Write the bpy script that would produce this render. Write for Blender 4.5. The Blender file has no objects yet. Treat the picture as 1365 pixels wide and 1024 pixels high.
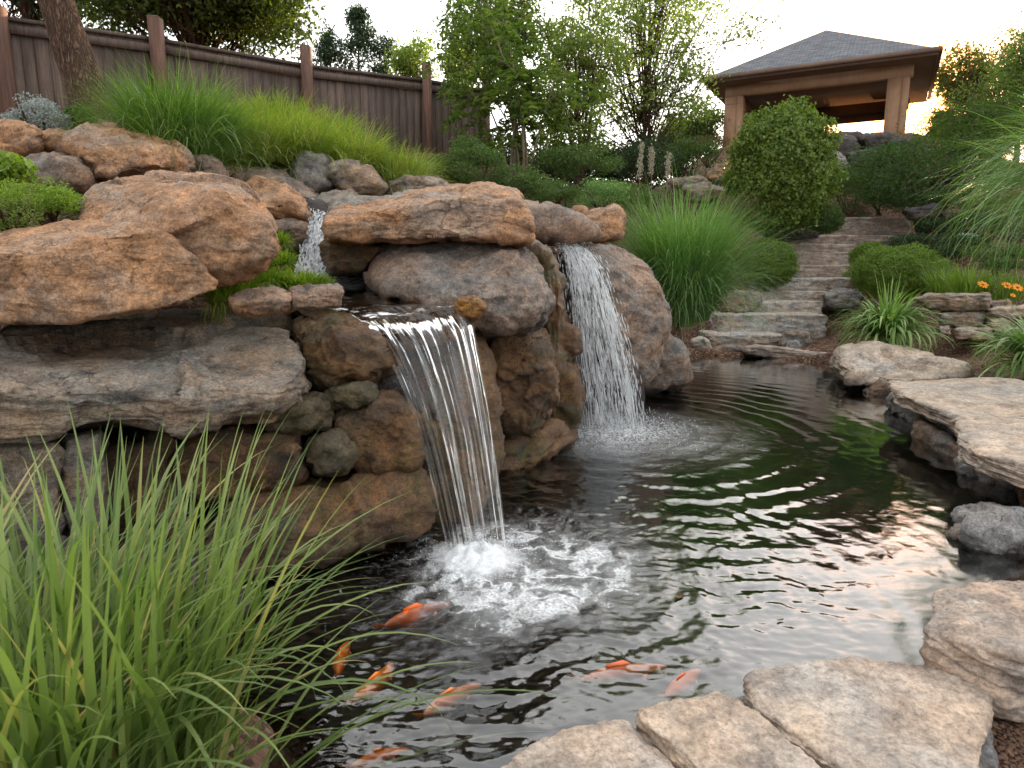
import bpy, bmesh, math, random
import numpy as np
from mathutils import Vector
R = math.radians
rng = np.random.default_rng(7)
random.seed(7)
scn = bpy.context.scene
COL = scn.collection

# ------------------------------------------------------------------ camera
CAMH = 1.40; PITCH = R(10.0); FPX = 900.0
cd = bpy.data.cameras.new('camera'); cam = bpy.data.objects.new('camera', cd); COL.objects.link(cam)
cam.location = (0, 0, CAMH); cam.rotation_euler = (R(90) - PITCH, 0, 0)
cd.sensor_width = 36; cd.lens = 36 * FPX / 1365.0; cd.clip_start = 0.05; cd.clip_end = 500
cd.dof.use_dof = True; cd.dof.focus_distance = 3.9; cd.dof.aperture_fstop = 6.0
scn.camera = cam

# ------------------------------------------------------------------ light
SUN_AZ, SUN_EL = R(28.5), R(11.5)
S = Vector((math.sin(SUN_AZ) * math.cos(SUN_EL), math.cos(SUN_AZ) * math.cos(SUN_EL), math.sin(SUN_EL)))
ld = bpy.data.lights.new('sun', 'SUN'); ld.energy = 4.0; ld.angle = R(0.6); ld.color = (1, .72, .42)
lo = bpy.data.objects.new('sun', ld); COL.objects.link(lo); lo.rotation_euler = S.to_track_quat('Z', 'Y').to_euler()
lo.location = (20, 40, 12)
scn.view_settings.view_transform = 'Standard'; scn.view_settings.look = 'None'
scn.view_settings.exposure = 1.52; scn.view_settings.gamma = 1.0
w = bpy.data.worlds.new('World'); scn.world = w; w.use_nodes = True
nt = w.node_tree; nt.nodes.clear()
def N(nt, typ, **kw):
    n = nt.nodes.new(typ)
    for k, v in kw.items():
        if k.startswith('i_'): n.inputs[k[2:].replace('_', ' ')].default_value = v
        else: setattr(n, k, v)
    return n
def L(nt, a, b): nt.links.new(a, b)
sky = N(nt, 'ShaderNodeTexSky', sky_type='NISHITA'); sky.sun_disc = False
sky.sun_elevation = SUN_EL; sky.sun_rotation = SUN_AZ; sky.air_density = 1.0; sky.dust_density = 2.0; sky.ozone_density = 1.0
bg1 = N(nt, 'ShaderNodeBackground'); bg1.inputs[1].default_value = 0.10; L(nt, sky.outputs[0], bg1.inputs[0])
tc = N(nt, 'ShaderNodeTexCoord')
mp = N(nt, 'ShaderNodeMapping'); mp.inputs['Scale'].default_value = (1.0, 1.0, 3.2); L(nt, tc.outputs['Generated'], mp.inputs[0])
nz = N(nt, 'ShaderNodeTexNoise'); nz.inputs['Scale'].default_value = 1.7; nz.inputs['Detail'].default_value = 7; nz.inputs['Roughness'].default_value = .52; L(nt, mp.outputs[0], nz.inputs['Vector'])
cr = N(nt, 'ShaderNodeValToRGB'); L(nt, nz.outputs[0], cr.inputs[0])
cr.color_ramp.elements[0].position = .30; cr.color_ramp.elements[0].color = (.41, .43, .46, 1)
cr.color_ramp.elements[1].position = .72; cr.color_ramp.elements[1].color = (.69, .68, .655, 1)
# low sun glowing through thin evening cloud
dt = N(nt, 'ShaderNodeVectorMath', operation='DOT_PRODUCT'); L(nt, tc.outputs['Generated'], dt.inputs[0]); dt.inputs[1].default_value = tuple(S)
def powglow(p, k, col):
    m = N(nt, 'ShaderNodeMath', operation='MAXIMUM'); L(nt, dt.outputs['Value'], m.inputs[0]); m.inputs[1].default_value = 0
    q = N(nt, 'ShaderNodeMath', operation='POWER'); L(nt, m.outputs[0], q.inputs[0]); q.inputs[1].default_value = p
    s = N(nt, 'ShaderNodeMath', operation='MULTIPLY'); L(nt, q.outputs[0], s.inputs[0]); s.inputs[1].default_value = k
    b = N(nt, 'ShaderNodeBackground'); b.inputs[0].default_value = col; L(nt, s.outputs[0], b.inputs[1]); return b
g1 = powglow(3, .30, (1, .90, .80, 1)); g2 = powglow(220, 2.4, (1, .24, .0, 1)); g3 = powglow(3000, 7.0, (1, .50, .06, 1))
m0 = N(nt, 'ShaderNodeMath', operation='MAXIMUM'); L(nt, dt.outputs['Value'], m0.inputs[0]); m0.inputs[1].default_value = 0
q0 = N(nt, 'ShaderNodeMath', operation='POWER'); L(nt, m0.outputs[0], q0.inputs[0]); q0.inputs[1].default_value = 110
wx_ = N(nt, 'ShaderNodeMix', data_type='RGBA'); L(nt, q0.outputs[0], wx_.inputs[0]); L(nt, cr.outputs[0], wx_.inputs[6]); wx_.inputs[7].default_value = (1.0, .26, -.15, 1)
bgc = N(nt, 'ShaderNodeBackground'); L(nt, wx_.outputs[2], bgc.inputs[0]); q1 = N(nt, 'ShaderNodeMath', operation='POWER'); L(nt, m0.outputs[0], q1.inputs[0]); q1.inputs[1].default_value = 2
q2 = N(nt, 'ShaderNodeMath', operation='MULTIPLY_ADD'); L(nt, q1.outputs[0], q2.inputs[0]); q2.inputs[1].default_value = .55; q2.inputs[2].default_value = 1.15; L(nt, q2.outputs[0], bgc.inputs[1])
def add(a, b):
    x = N(nt, 'ShaderNodeAddShader'); L(nt, a.outputs[0], x.inputs[0]); L(nt, b.outputs[0], x.inputs[1]); return x
mx = N(nt, 'ShaderNodeMixShader'); mx.inputs[0].default_value = .88; L(nt, bg1.outputs[0], mx.inputs[1]); L(nt, bgc.outputs[0], mx.inputs[2])
tot = add(add(add(mx, g1), g2), g3)
wo = N(nt, 'ShaderNodeOutputWorld'); L(nt, tot.outputs[0], wo.inputs[0])
try: w.cycles.sampling_method = 'MANUAL'; w.cycles.sample_map_resolution = 1024
except Exception: pass
scn.render.engine = 'CYCLES'
scn.cycles.max_bounces = 8; scn.cycles.transparent_max_bounces = 24; scn.cycles.diffuse_bounces = 3
scn.cycles.glossy_bounces = 4; scn.cycles.caustics_reflective = False; scn.cycles.caustics_refractive = False
scn.cycles.sample_clamp_indirect = 6; scn.cycles.use_denoising = True

# ------------------------------------------------------------------ projection helpers (pixels of the 1365x1024 photograph -> world)
cp, sp = math.cos(PITCH), math.sin(PITCH)
def P(px, py, Y):
    u = (px - 682.5) / FPX; v = (512 - py) / FPX
    t = Y / (cp + v * sp)
    return np.array((u * t, Y, CAMH + (v * cp - sp) * t))
def W(px, py, z=0.0):
    u = (px - 682.5) / FPX; v = (512 - py) / FPX
    t = (z - CAMH) / (v * cp - sp)
    return np.array((u * t, (cp + v * sp) * t, z))

# ------------------------------------------------------------------ numpy noise
def _h(ix, iy, iz, s):
    h = (ix.astype(np.uint32) * np.uint32(374761393) + iy.astype(np.uint32) * np.uint32(668265263)
         + iz.astype(np.uint32) * np.uint32(2147483647) + np.uint32(s * 974634777 & 0xffffffff))
    h = (h ^ (h >> np.uint32(13))) * np.uint32(1274126177)
    h = (h ^ (h >> np.uint32(16))) * np.uint32(2246822519)
    return (h ^ (h >> np.uint32(15)))
_G = np.array([[1,1,0],[-1,1,0],[1,-1,0],[-1,-1,0],[1,0,1],[-1,0,1],[1,0,-1],[-1,0,-1],[0,1,1],[0,-1,1],[0,1,-1],[0,-1,-1]], float)
def pn(p, s=0):
    """gradient noise, about -1..1"""
    p = np.asarray(p, float)
    f0 = np.floor(p); i = f0.astype(np.int64); f = p - f0; u = f * f * f * (f * (f * 6 - 15) + 10)
    r = 0
    for dx in (0, 1):
        for dy in (0, 1):
            for dz in (0, 1):
                g = _G[_h(i[:, 0] + dx, i[:, 1] + dy, i[:, 2] + dz, s) % 12]
                d = (f - (dx, dy, dz)) * g
                ww = (u[:, 0] if dx else 1 - u[:, 0]) * (u[:, 1] if dy else 1 - u[:, 1]) * (u[:, 2] if dz else 1 - u[:, 2])
                r = r + ww * d.sum(1)
    return r
def fbm(p, o=4, s=0, g=.5):
    r = 0; a = 1; k = 1
    for j in range(o): r = r + a * pn(p * k, s + j * 17); a *= g; k *= 2.03
    return r
def ridge(p, o=3, s=0):
    r = 0; a = 1; k = 1
    for j in range(o): r = r + a * (1 - 2 * np.abs(pn(p * k, s + j * 31))); a *= .5; k *= 2.1
    return r
def sstep(a, b, x):
    t = np.clip((x - a) / (b - a), 0, 1); return t * t * (3 - 2 * t)

# ------------------------------------------------------------------ mesh helpers
def mk(name, V, Fs, mat=None, parent=None, smooth=True, origin=None, attrs=None):
    """link one mesh object; Fs: an index array (n,k) or a list of such arrays"""
    V = np.asarray(V, float)
    if not isinstance(Fs, (list, tuple)): Fs = [Fs]
    Fs = [np.asarray(f) for f in Fs if len(f)]
    me = bpy.data.meshes.new(name)
    if origin is None and parent is None:
        origin = np.array(((V[:, 0].min() + V[:, 0].max()) / 2, (V[:, 1].min() + V[:, 1].max()) / 2, V[:, 2].min()))
    if origin is None: origin = np.zeros(3)
    V = V - np.asarray(origin)
    me.vertices.add(len(V)); me.vertices.foreach_set('co', V.astype(np.float32).ravel())
    nl = sum(f.size for f in Fs); npoly = sum(len(f) for f in Fs)
    me.loops.add(nl); me.polygons.add(npoly)
    me.loops.foreach_set('vertex_index', np.concatenate([f.ravel() for f in Fs]).astype(np.int32))
    tot_ = np.concatenate([np.full(len(f), f.shape[1]) for f in Fs]); st = np.concatenate([[0], np.cumsum(tot_)[:-1]])
    me.polygons.foreach_set('loop_start', st.astype(np.int32))
    me.update(calc_edges=True); me.validate()
    if smooth: me.polygons.foreach_set('use_smooth', np.ones(len(me.polygons), bool))
    if attrs:
        for k, (typ, arr) in attrs.items():
            a = me.attributes.new(k, typ, 'POINT')
            a.data.foreach_set('vector' if typ == 'FLOAT_VECTOR' else 'value', np.asarray(arr, np.float32).ravel())
    if mat: me.materials.append(mat)
    o = bpy.data.objects.new(name, me); COL.objects.link(o)
    o.location = origin
    if parent is not None:
        o.parent = parent
        o.location = np.asarray(origin) - np.array(parent.get('_base', (0, 0, 0)))
    return o
def tag(o, label=None, cat=None, group=None, kind=None):
    if label: o['label'] = label
    if cat: o['category'] = cat
    if group: o['group'] = group
    if kind: o['kind'] = kind
    return o
def thing(name, label, cat, loc, group=None):
    o = bpy.data.objects.new(name, None); COL.objects.link(o); o.location = tuple(loc); o['_base'] = [float(c) for c in loc]
    o.empty_display_size = .2
    return tag(o, label, cat, group)
class MB:
    def __init__(s): s.V = []; s.F = []; s.n = 0
    def add(s, V, F):
        V = np.asarray(V, float); F = np.asarray(F); s.V.append(V); s.F.append(F + s.n); s.n += len(V)
    def box(s, c, sx, sy, sz, ax=None, ay=None, az=None):
        """centre c, full sizes, optional axes"""
        ax = np.array(ax if ax is not None else (1, 0, 0), float); ay = np.array(ay if ay is not None else (0, 1, 0), float); az = np.array(az if az is not None else (0, 0, 1), float)
        V = [np.asarray(c) + ax * sx / 2 * i + ay * sy / 2 * j + az * sz / 2 * k for i in (-1, 1) for j in (-1, 1) for k in (-1, 1)]
        s.add(V, [(0, 1, 3, 2), (4, 6, 7, 5), (0, 4, 5, 1), (2, 3, 7, 6), (0, 2, 6, 4), (1, 5, 7, 3)])
    def hexa(s, b, t):
        """four bottom and four top points"""
        s.add(list(b) + list(t), [(3, 2, 1, 0), (4, 5, 6, 7), (0, 1, 5, 4), (1, 2, 6, 5), (2, 3, 7, 6), (3, 0, 4, 7)])
    def tube(s, pts, rad, k=8):
        pts = np.asarray(pts, float); n = len(pts); rad = np.broadcast_to(rad, (n,))
        t = np.gradient(pts, axis=0); t /= np.linalg.norm(t, axis=1)[:, None] + 1e-9
        ref = np.array((0.31, 0.17, 1.0)) if abs(t[0][2]) < .8 else np.array((1.0, .2, .1))
        a = np.cross(t, ref); a /= np.linalg.norm(a, axis=1)[:, None] + 1e-9; b = np.cross(t, a)
        th = np.arange(k) * 2 * math.pi / k
        V = pts[:, None] + rad[:, None, None] * (np.cos(th)[None, :, None] * a[:, None] + np.sin(th)[None, :, None] * b[:, None])
        i = np.arange(n - 1)[:, None] * k; j = np.arange(k)[None]; j2 = (j + 1) % k
        s.add(V.reshape(-1, 3), np.stack([i + j, i + j2, i + k + j2, i + k + j], -1).reshape(-1, 4))
    def build(s, name, mat, parent=None, **kw):
        d = {}
        for f in s.F: d.setdefault(f.shape[1], []).append(f)
        return mk(name, np.concatenate(s.V), [np.concatenate(v) for v in d.values()], mat, parent, **kw)

# ------------------------------------------------------------------ materials
def newmat(name):
    m = bpy.data.materials.new(name); m.use_nodes = True; m.node_tree.nodes.clear()
    return m, m.node_tree
def ramp(nt, src, stops, interp='LINEAR'):
    c = N(nt, 'ShaderNodeValToRGB'); c.color_ramp.interpolation = interp
    while len(c.color_ramp.elements) < len(stops): c.color_ramp.elements.new(.5)
    for e, (p, col) in zip(c.color_ramp.elements, stops):
        e.position = p; e.color = (*col, 1) if len(col) == 3 else col
    L(nt, src, c.inputs[0]); return c.outputs[0]
def mixc(nt, fac, a, b, mode='MIX'):
    m = N(nt, 'ShaderNodeMix', data_type='RGBA', blend_type=mode)
    for idx, v in ((0, fac), (6, a), (7, b)):
        if isinstance(v, bpy.types.NodeSocket): L(nt, v, m.inputs[idx])
        elif isinstance(v, (int, float)): m.inputs[idx].default_value = v if idx == 0 else (v, v, v, 1)
        else: m.inputs[idx].default_value = (*v, 1)
    return m.outputs[2]
def math_(nt, op, a, b=None, c=None, clamp=False):
    m = N(nt, 'ShaderNodeMath', operation=op, use_clamp=clamp)
    for i, v in enumerate((a, b, c)):
        if v is None: continue
        if isinstance(v, bpy.types.NodeSocket): L(nt, v, m.inputs[i])
        else: m.inputs[i].default_value = v
    return m.outputs[0]
def noise(nt, vec, scale, detail=6, rough=.55, dist=0.0, out=0):
    n = N(nt, 'ShaderNodeTexNoise'); n.inputs['Scale'].default_value = scale; n.inputs['Detail'].default_value = detail
    n.inputs['Roughness'].default_value = rough; n.inputs['Distortion'].default_value = dist
    L(nt, vec, n.inputs['Vector']); return n.outputs[out]
def rvec(nt, scale=(1, 1, 1), rot=(0, 0, 0)):
    tc = N(nt, 'ShaderNodeTexCoord'); oi = N(nt, 'ShaderNodeObjectInfo')
    sc = N(nt, 'ShaderNodeVectorMath', operation='SCALE'); sc.inputs[0].default_value = (37, 71, 53); L(nt, oi.outputs['Random'], sc.inputs['Scale'])
    a = N(nt, 'ShaderNodeVectorMath', operation='ADD'); L(nt, tc.outputs['Object'], a.inputs[0]); L(nt, sc.outputs[0], a.inputs[1])
    m = N(nt, 'ShaderNodeMapping'); m.inputs['Scale'].default_value = scale; m.inputs['Rotation'].default_value = rot
    L(nt, a.outputs[0], m.inputs[0]); return m.outputs[0]
def bump(nt, h, strength, dist, normal=None):
    b = N(nt, 'ShaderNodeBump'); b.inputs['Strength'].default_value = strength; b.inputs['Distance'].default_value = dist
    L(nt, h, b.inputs['Height'])
    if normal: L(nt, normal, b.inputs['Normal'])
    return b.outputs[0]
def out(nt, sh):
    o = N(nt, 'ShaderNodeOutputMaterial'); L(nt, sh, o.inputs[0])
def pbsdf(nt, col, rough=.8, normal=None, spec=.4):
    p = N(nt, 'ShaderNodeBsdfPrincipled')
    for nm, v in (('Base Color', col), ('Roughness', rough)):
        if isinstance(v, bpy.types.NodeSocket): L(nt, v, p.inputs[nm])
        else: p.inputs[nm].default_value = (*v, 1) if nm == 'Base Color' else v
    p.inputs['Specular IOR Level'].default_value = spec
    if normal: L(nt, normal, p.inputs['Normal'])
    return p
def rock_mat(name, warm, grey, dark, warmth=.5, rough=(.6, .9), strata=1.0, speck=.5, moss=0.0, k=1.0, lichen=.25, an=1.5, stain=.85, crk_=.7, bmp=.75):
    """weathered sandstone: rusty patches over grey, dark staining, pale lichen, grains"""
    m, nt = newmat(name)
    v = rvec(nt); vs = rvec(nt, (1, 1, an), (R(8), R(-5), 0))
    a = noise(nt, vs, 2.3 * k, 8, .66, .2)
    f1 = ramp(nt, a, [(.5 - .28 * warmth, (0, 0, 0)), (.78 - .40 * warmth, (1, 1, 1))])
    c2 = noise(nt, v, 9 * k, 8, .65)
    wv = mixc(nt, ramp(nt, c2, [(.3, (0, 0, 0)), (.7, (1, 1, 1))]), tuple(x * .62 for x in warm), tuple(min(1, x * 1.25) for x in warm))
    gv = mixc(nt, ramp(nt, c2, [(.3, (0, 0, 0)), (.7, (1, 1, 1))]), tuple(x * .7 for x in grey), tuple(min(1, x * 1.25) for x in grey))
    col = mixc(nt, f1, gv, wv)
    dk = ramp(nt, noise(nt, vs, 4.1 * k, 9, .72, .3), [(.52, (0, 0, 0)), (.68, (1, 1, 1))])
    col = mixc(nt, math_(nt, 'MULTIPLY', dk, stain), col, dark)
    cr2 = N(nt, 'ShaderNodeTexVoronoi', feature='DISTANCE_TO_EDGE'); cr2.inputs['Scale'].default_value = 3.0 * k
    dv = N(nt, 'ShaderNodeVectorMath', operation='ADD'); L(nt, vs, dv.inputs[0])
    nn = N(nt, 'ShaderNodeTexNoise'); nn.inputs['Scale'].default_value = 3 * k; nn.inputs['Detail'].default_value = 6; L(nt, v, nn.inputs['Vector']); L(nt, nn.outputs[1], dv.inputs[1])
    L(nt, dv.outputs[0], cr2.inputs['Vector'])
    crk = ramp(nt, cr2.outputs[0], [(0, (1, 1, 1)), (.012, (0, 0, 0))])
    crm = math_(nt, 'MULTIPLY', crk, ramp(nt, noise(nt, v, 1.7 * k, 3), [(.5, (0, 0, 0)), (.62, (1, 1, 1))]))
    col = mixc(nt, math_(nt, 'MULTIPLY', crm, crk_), col, tuple(x * .5 for x in dark))
    if lichen:
        lf = ramp(nt, noise(nt, v, 14 * k, 9, .75), [(.60, (0, 0, 0)), (.70, (1, 1, 1))])
        lf = math_(nt, 'MULTIPLY', lf, ramp(nt, noise(nt, v, 2.1 * k, 2), [(.45, (0, 0, 0)), (.6, (1, 1, 1))]))
        col = mixc(nt, math_(nt, 'MULTIPLY', lf, lichen), col, (.42, .42, .38))
    if moss:
        mf = ramp(nt, noise(nt, v, 3.3, 8, .7), [(.48, (0, 0, 0)), (.62, (1, 1, 1))])
        col = mixc(nt, math_(nt, 'MULTIPLY', mf, moss), col, (.065, .085, .022))
    g = noise(nt, v, 95, 4, .8)
    col = mixc(nt, speck * 1.4, col, ramp(nt, g, [(.34, (.30, .29, .29)), (.5, (.95, .95, .95)), (.68, (1.5, 1.45, 1.4))]), 'MULTIPLY')
    g2_ = noise(nt, v, 33, 6, .8); col = mixc(nt, .85, col, ramp(nt, g2_, [(.34, (.45, .44, .44)), (.5, (1, 1, 1)), (.68, (1.4, 1.38, 1.35))]), 'MULTIPLY')
    g3_ = noise(nt, vs, 6.5 * k, 7, .7); col = mixc(nt, .8, col, ramp(nt, g3_, [(.34, (.50, .50, .52)), (.5, (1, 1, 1)), (.66, (1.25, 1.24, 1.22))]), 'MULTIPLY')
    h1 = noise(nt, vs, 9, 12, .72, .15); h2 = noise(nt, v, 60, 8, .8)
    hh = math_(nt, 'ADD', math_(nt, 'MULTIPLY', h1, 1.0 * strata), math_(nt, 'MULTIPLY', h2, .35))
    hh = math_(nt, 'SUBTRACT', hh, math_(nt, 'MULTIPLY', crm, crk_ * .5))
    nrm = bump(nt, hh, bmp, .045)
    rg = ramp(nt, c2, [(.3, (rough[0],) * 3), (.7, (rough[1],) * 3)])
    out(nt, pbsdf(nt, col, rg, nrm, .35).outputs[0]); return m
def leaf_mat(name, c1, c2, trans=.35, rough=.5, tcol=None, var=.0, c3=None):
    m, nt = newmat(name)
    g = N(nt, 'ShaderNodeNewGeometry')
    stops = [(0, c1), (.86, c2), (1, c3 if c3 else c2)]
    col = ramp(nt, g.outputs['Random Per Island'], stops)
    n1 = noise(nt, rvec(nt), 2.2, 3)
    col = mixc(nt, .5, col, ramp(nt, n1, [(.3, (.62, .66, .6)), (.7, (1.3, 1.25, 1.1))]), 'MULTIPLY')
    p = pbsdf(nt, col, rough, None, .35)
    t = N(nt, 'ShaderNodeBsdfTranslucent'); tcx = mixc(nt, 1.0, col, tcol or (1.25, 1.5, .55), 'MULTIPLY'); L(nt, tcx, t.inputs[0])
    x = N(nt, 'ShaderNodeMixShader'); x.inputs[0].default_value = trans; L(nt, p.outputs[0], x.inputs[1]); L(nt, t.outputs[0], x.inputs[2])
    out(nt, x.outputs[0]); return m
def bark_mat(name, c1, c2):
    m, nt = newmat(name)
    v = rvec(nt, (1, 1, .17)); dn = N(nt, 'ShaderNodeVectorMath', operation='MULTIPLY_ADD'); L(nt, noise(nt, v, 9, 4, .6, 0, 1), dn.inputs[0]); dn.inputs[1].default_value = (.16, .16, .16); L(nt, v, dn.inputs[2])
    vo = N(nt, 'ShaderNodeTexVoronoi', feature='DISTANCE_TO_EDGE'); vo.inputs['Scale'].default_value = 34; L(nt, dn.outputs[0], vo.inputs['Vector'])
    f = ramp(nt, vo.outputs[0], [(0, (0, 0, 0)), (.25, (1, 1, 1))]); n1 = noise(nt, v, 30, 8, .7)
    col = mixc(nt, mixc(nt, .5, f, n1), c1, c2); col = mixc(nt, .8, col, ramp(nt, n1, [(.3, (.5, .5, .5)), (.7, (1.4, 1.35, 1.3))]), 'MULTIPLY')
    out(nt, pbsdf(nt, col, .9, bump(nt, math_(nt, 'ADD', f, n1), 1.0, .03), .2).outputs[0]); return m
def wood_mat(name, c1, c2, axis_scale=(14, 14, 1.2), rough=.75, b=.4):
    m, nt = newmat(name)
    v = rvec(nt, axis_scale)
    n1 = noise(nt, v, 2.0, 8, .65, .8)
    v2 = rvec(nt); n2 = noise(nt, v2, 1.3, 4)
    g = N(nt, 'ShaderNodeNewGeometry')
    col = ramp(nt, n1, [(.3, c1), (.7, c2)])
    col = mixc(nt, .6, col, ramp(nt, g.outputs['Random Per Island'], [(0, (.68, .68, .70)), (1, (1.35, 1.3, 1.25))]), 'MULTIPLY')
    col = mixc(nt, .5, col, ramp(nt, n2, [(.3, (.6, .6, .62)), (.7, (1.3, 1.3, 1.3))]), 'MULTIPLY')
    out(nt, pbsdf(nt, col, rough, bump(nt, n1, b, .01), .3).outputs[0]); return m
# ================================================================== materials used
M = {}
M['tan'] = rock_mat('tan_sandstone', (.47, .255, .13), (.35, .285, .23), (.10, .08, .068), .58, stain=.7)
M['greytan'] = rock_mat('grey_tan_stone', (.38, .255, .16), (.29, .27, .235), (.06, .058, .06), .42, strata=1.5, an=3.0)
M['grey'] = rock_mat('grey_brown_stone', (.34, .215, .14), (.225, .205, .185), (.05, .048, .05), .36)
M['pale'] = rock_mat('pale_grey_stone', (.30, .25, .21), (.30, .30, .30), (.09, .09, .09), .30, lichen=.5)
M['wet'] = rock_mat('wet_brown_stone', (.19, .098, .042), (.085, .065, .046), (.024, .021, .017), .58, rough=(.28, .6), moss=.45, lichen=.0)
M['mossy'] = rock_mat('mossy_wet_stone', (.16, .115, .06), (.11, .10, .07), (.035, .032, .024), .5, rough=(.35, .65), moss=.3, lichen=0)
M['dark'] = rock_mat('dark_stone', (.09, .065, .05), (.07, .065, .065), (.02, .02, .022), .4, lichen=.15)  # darkest of the stone colours
M['slab'] = rock_mat('flagstone', (.50, .38, .285), (.43, .385, .34), (.24, .22, .21), .5, stain=.4, speck=.3, crk_=.12, bmp=.45, rough=(.7, .92), strata=.7, lichen=.2, k=.8)
M['slab2'] = rock_mat('pink_flagstone', (.47, .345, .26), (.38, .335, .29), (.18, .165, .16), .55, stain=.5, speck=.35, crk_=.25, bmp=.5, rough=(.6, .9), strata=1.2, lichen=.2, an=2.5)
M['step'] = rock_mat('step_stone', (.47, .37, .28), (.45, .44, .42), (.14, .14, .135), .42, lichen=.4, stain=.3, bmp=.5, speck=.3)
M['brownstep'] = rock_mat('brown_step_stone', (.40, .31, .25), (.34, .30, .265), (.12, .10, .09), .5, lichen=.1, stain=.3, bmp=.5, speck=.3)
M['orange'] = rock_mat('orange_stone', (.42, .19, .04), (.32, .17, .06), (.09, .06, .03), .8, rough=(.25, .5))

# ================================================================== rocks
_ico = {}
def ico(n):
    if n not in _ico:
        bm = bmesh.new(); bmesh.ops.create_icosphere(bm, subdivisions=n, radius=1)
        V = np.array([v.co[:] for v in bm.verts]); F = np.array([[v.index for v in f.verts] for f in bm.faces]); bm.free()
        V /= np.linalg.norm(V, axis=1)[:, None]; _ico[n] = (V, F)
    return _ico[n]
def hull_planes(pts):
    bm = bmesh.new()
    for p in pts: bm.verts.new(p)
    r = bmesh.ops.convex_hull(bm, input=bm.verts[:])
    bmesh.ops.dissolve_limit(bm, angle_limit=R(4), verts=bm.verts[:], edges=bm.edges[:])
    ns = []
    for f in bm.faces:
        f.normal_update()
        ns.append((*f.normal, f.normal.dot(f.verts[0].co)))
    bm.free(); return np.array(ns)
def unit_(a): return a / (np.linalg.norm(a, axis=-1, keepdims=True) + 1e-9)
def chips_(X, seed):
    """fractured faces: every voronoi cell is a tilted facet"""
    i0 = np.floor(X).astype(np.int64); best = np.full(len(X), 9e9); val = np.zeros(len(X))
    def rr(ix, k): return (_h(ix[:, 0], ix[:, 1], ix[:, 2], seed + k) & np.uint32(0xffff)) / 65535.0
    for dx in (-1, 0, 1):
        for dy in (-1, 0, 1):
            for dz in (-1, 0, 1):
                ii = i0 + (dx, dy, dz); c = ii + np.stack([rr(ii, 0), rr(ii, 1), rr(ii, 2)], 1); e = X - c; d = (e ** 2).sum(1)
                v = (rr(ii, 3) - .5) + (e * (np.stack([rr(ii, 4), rr(ii, 5), rr(ii, 6)], 1) - .5)).sum(1) * 1.6; m_ = d < best; best = np.where(m_, d, best); val = np.where(m_, v, val)
    return val
_seed = [1]
def rock_mesh(pts, p=16, cuts=6, amp=.05, strata=.0, n=5, lump=.06, seed=None, chip=.055, fine=1.0):
    p = p * 1.7; cuts = cuts + 3 if cuts else 0
    pts = np.asarray(pts, float)
    if seed is None: _seed[0] += 1; seed = _seed[0]
    rg = np.random.default_rng(seed)
    lo_, hi = pts.min(0), pts.max(0); c = (lo_ + hi) / 2 * .5 + pts.mean(0) * .5; s = (hi - lo_) / 2 + 1e-4
    q = (pts - c) / s
    pl = hull_planes(q); nn, oo = pl[:, :3], np.maximum(pl[:, 3], .08)
    if cuts:
        d = rg.normal(size=(cuts, 3)); d /= np.linalg.norm(d, axis=1)[:, None]
        sup = (q @ d.T).max(0); nn = np.vstack([nn, d]); oo = np.concatenate([oo, sup * rg.uniform(.80, .95, cuts)])
    D, F = ico(n); D0 = D
    so = rg.uniform(-50, 50, 3); D = unit_(D + .07 * np.stack([fbm(D * 2.6 + so + 9 * k_, 3, seed + k_) for k_ in range(3)], 1))
    a = np.maximum(D @ nn.T / oo, 0); A = (a ** p).sum(1); r = A ** (-1 / p)
    g = (a ** (p - 1)) @ (nn / oo[:, None]); nrm = g / s; nrm /= np.linalg.norm(nrm, axis=1)[:, None]
    V = c + D0 * r[:, None] * s
    size = float(np.sort(s)[1]) * 2
    off = rg.uniform(-50, 50, 3)
    X = V + off
    disp = lump * size * fbm(X * (1.3 / size), 3, seed)
    disp += amp * size * .5 * fbm(X * (4.0 / size), 4, seed + 5)
    f = ridge(X * np.array((2.2, 2.2, 3.5)) / size, 3, seed + 9); disp += amp * size * .28 * f
    if strata:
        zz = X[:, 2] + .12 * X[:, 0] + .05 * fbm(X * 2.5, 2, seed + 3)
        st = np.stack([zz * 0 + seed, X[:, 0] * .8, zz * 26], 1); st2 = np.stack([X[:, 1] * 2, X[:, 0] * 2.5, zz * 60], 1)
        side = 1 - np.abs(nrm[:, 2]) ** 2
        disp += strata * side * (np.tanh(pn(st, seed + 2) * 4) * .6 + .5 * pn(st2, seed + 8))
    if n >= 5 and chip:
        Xw = X + size * .10 * np.stack([fbm(X * 3 / size + 3 * k_, 2, seed + k_) for k_ in range(3)], 1)
        disp += size * chip * (.9 * chips_(Xw * (1.9 / size) * (1, 1, 1.4), seed) + .5 * chips_(Xw * (4.3 / size) * (1, 1, 1.5), seed + 50) + .22 * chips_(Xw * (10 / size), seed + 90))
    disp += fine * .006 * fbm(X * 16, 3, seed + 11) + fine * .0035 * ridge(X * 38, 2, seed + 14)
    return V + nrm * disp[:, None], F
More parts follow.
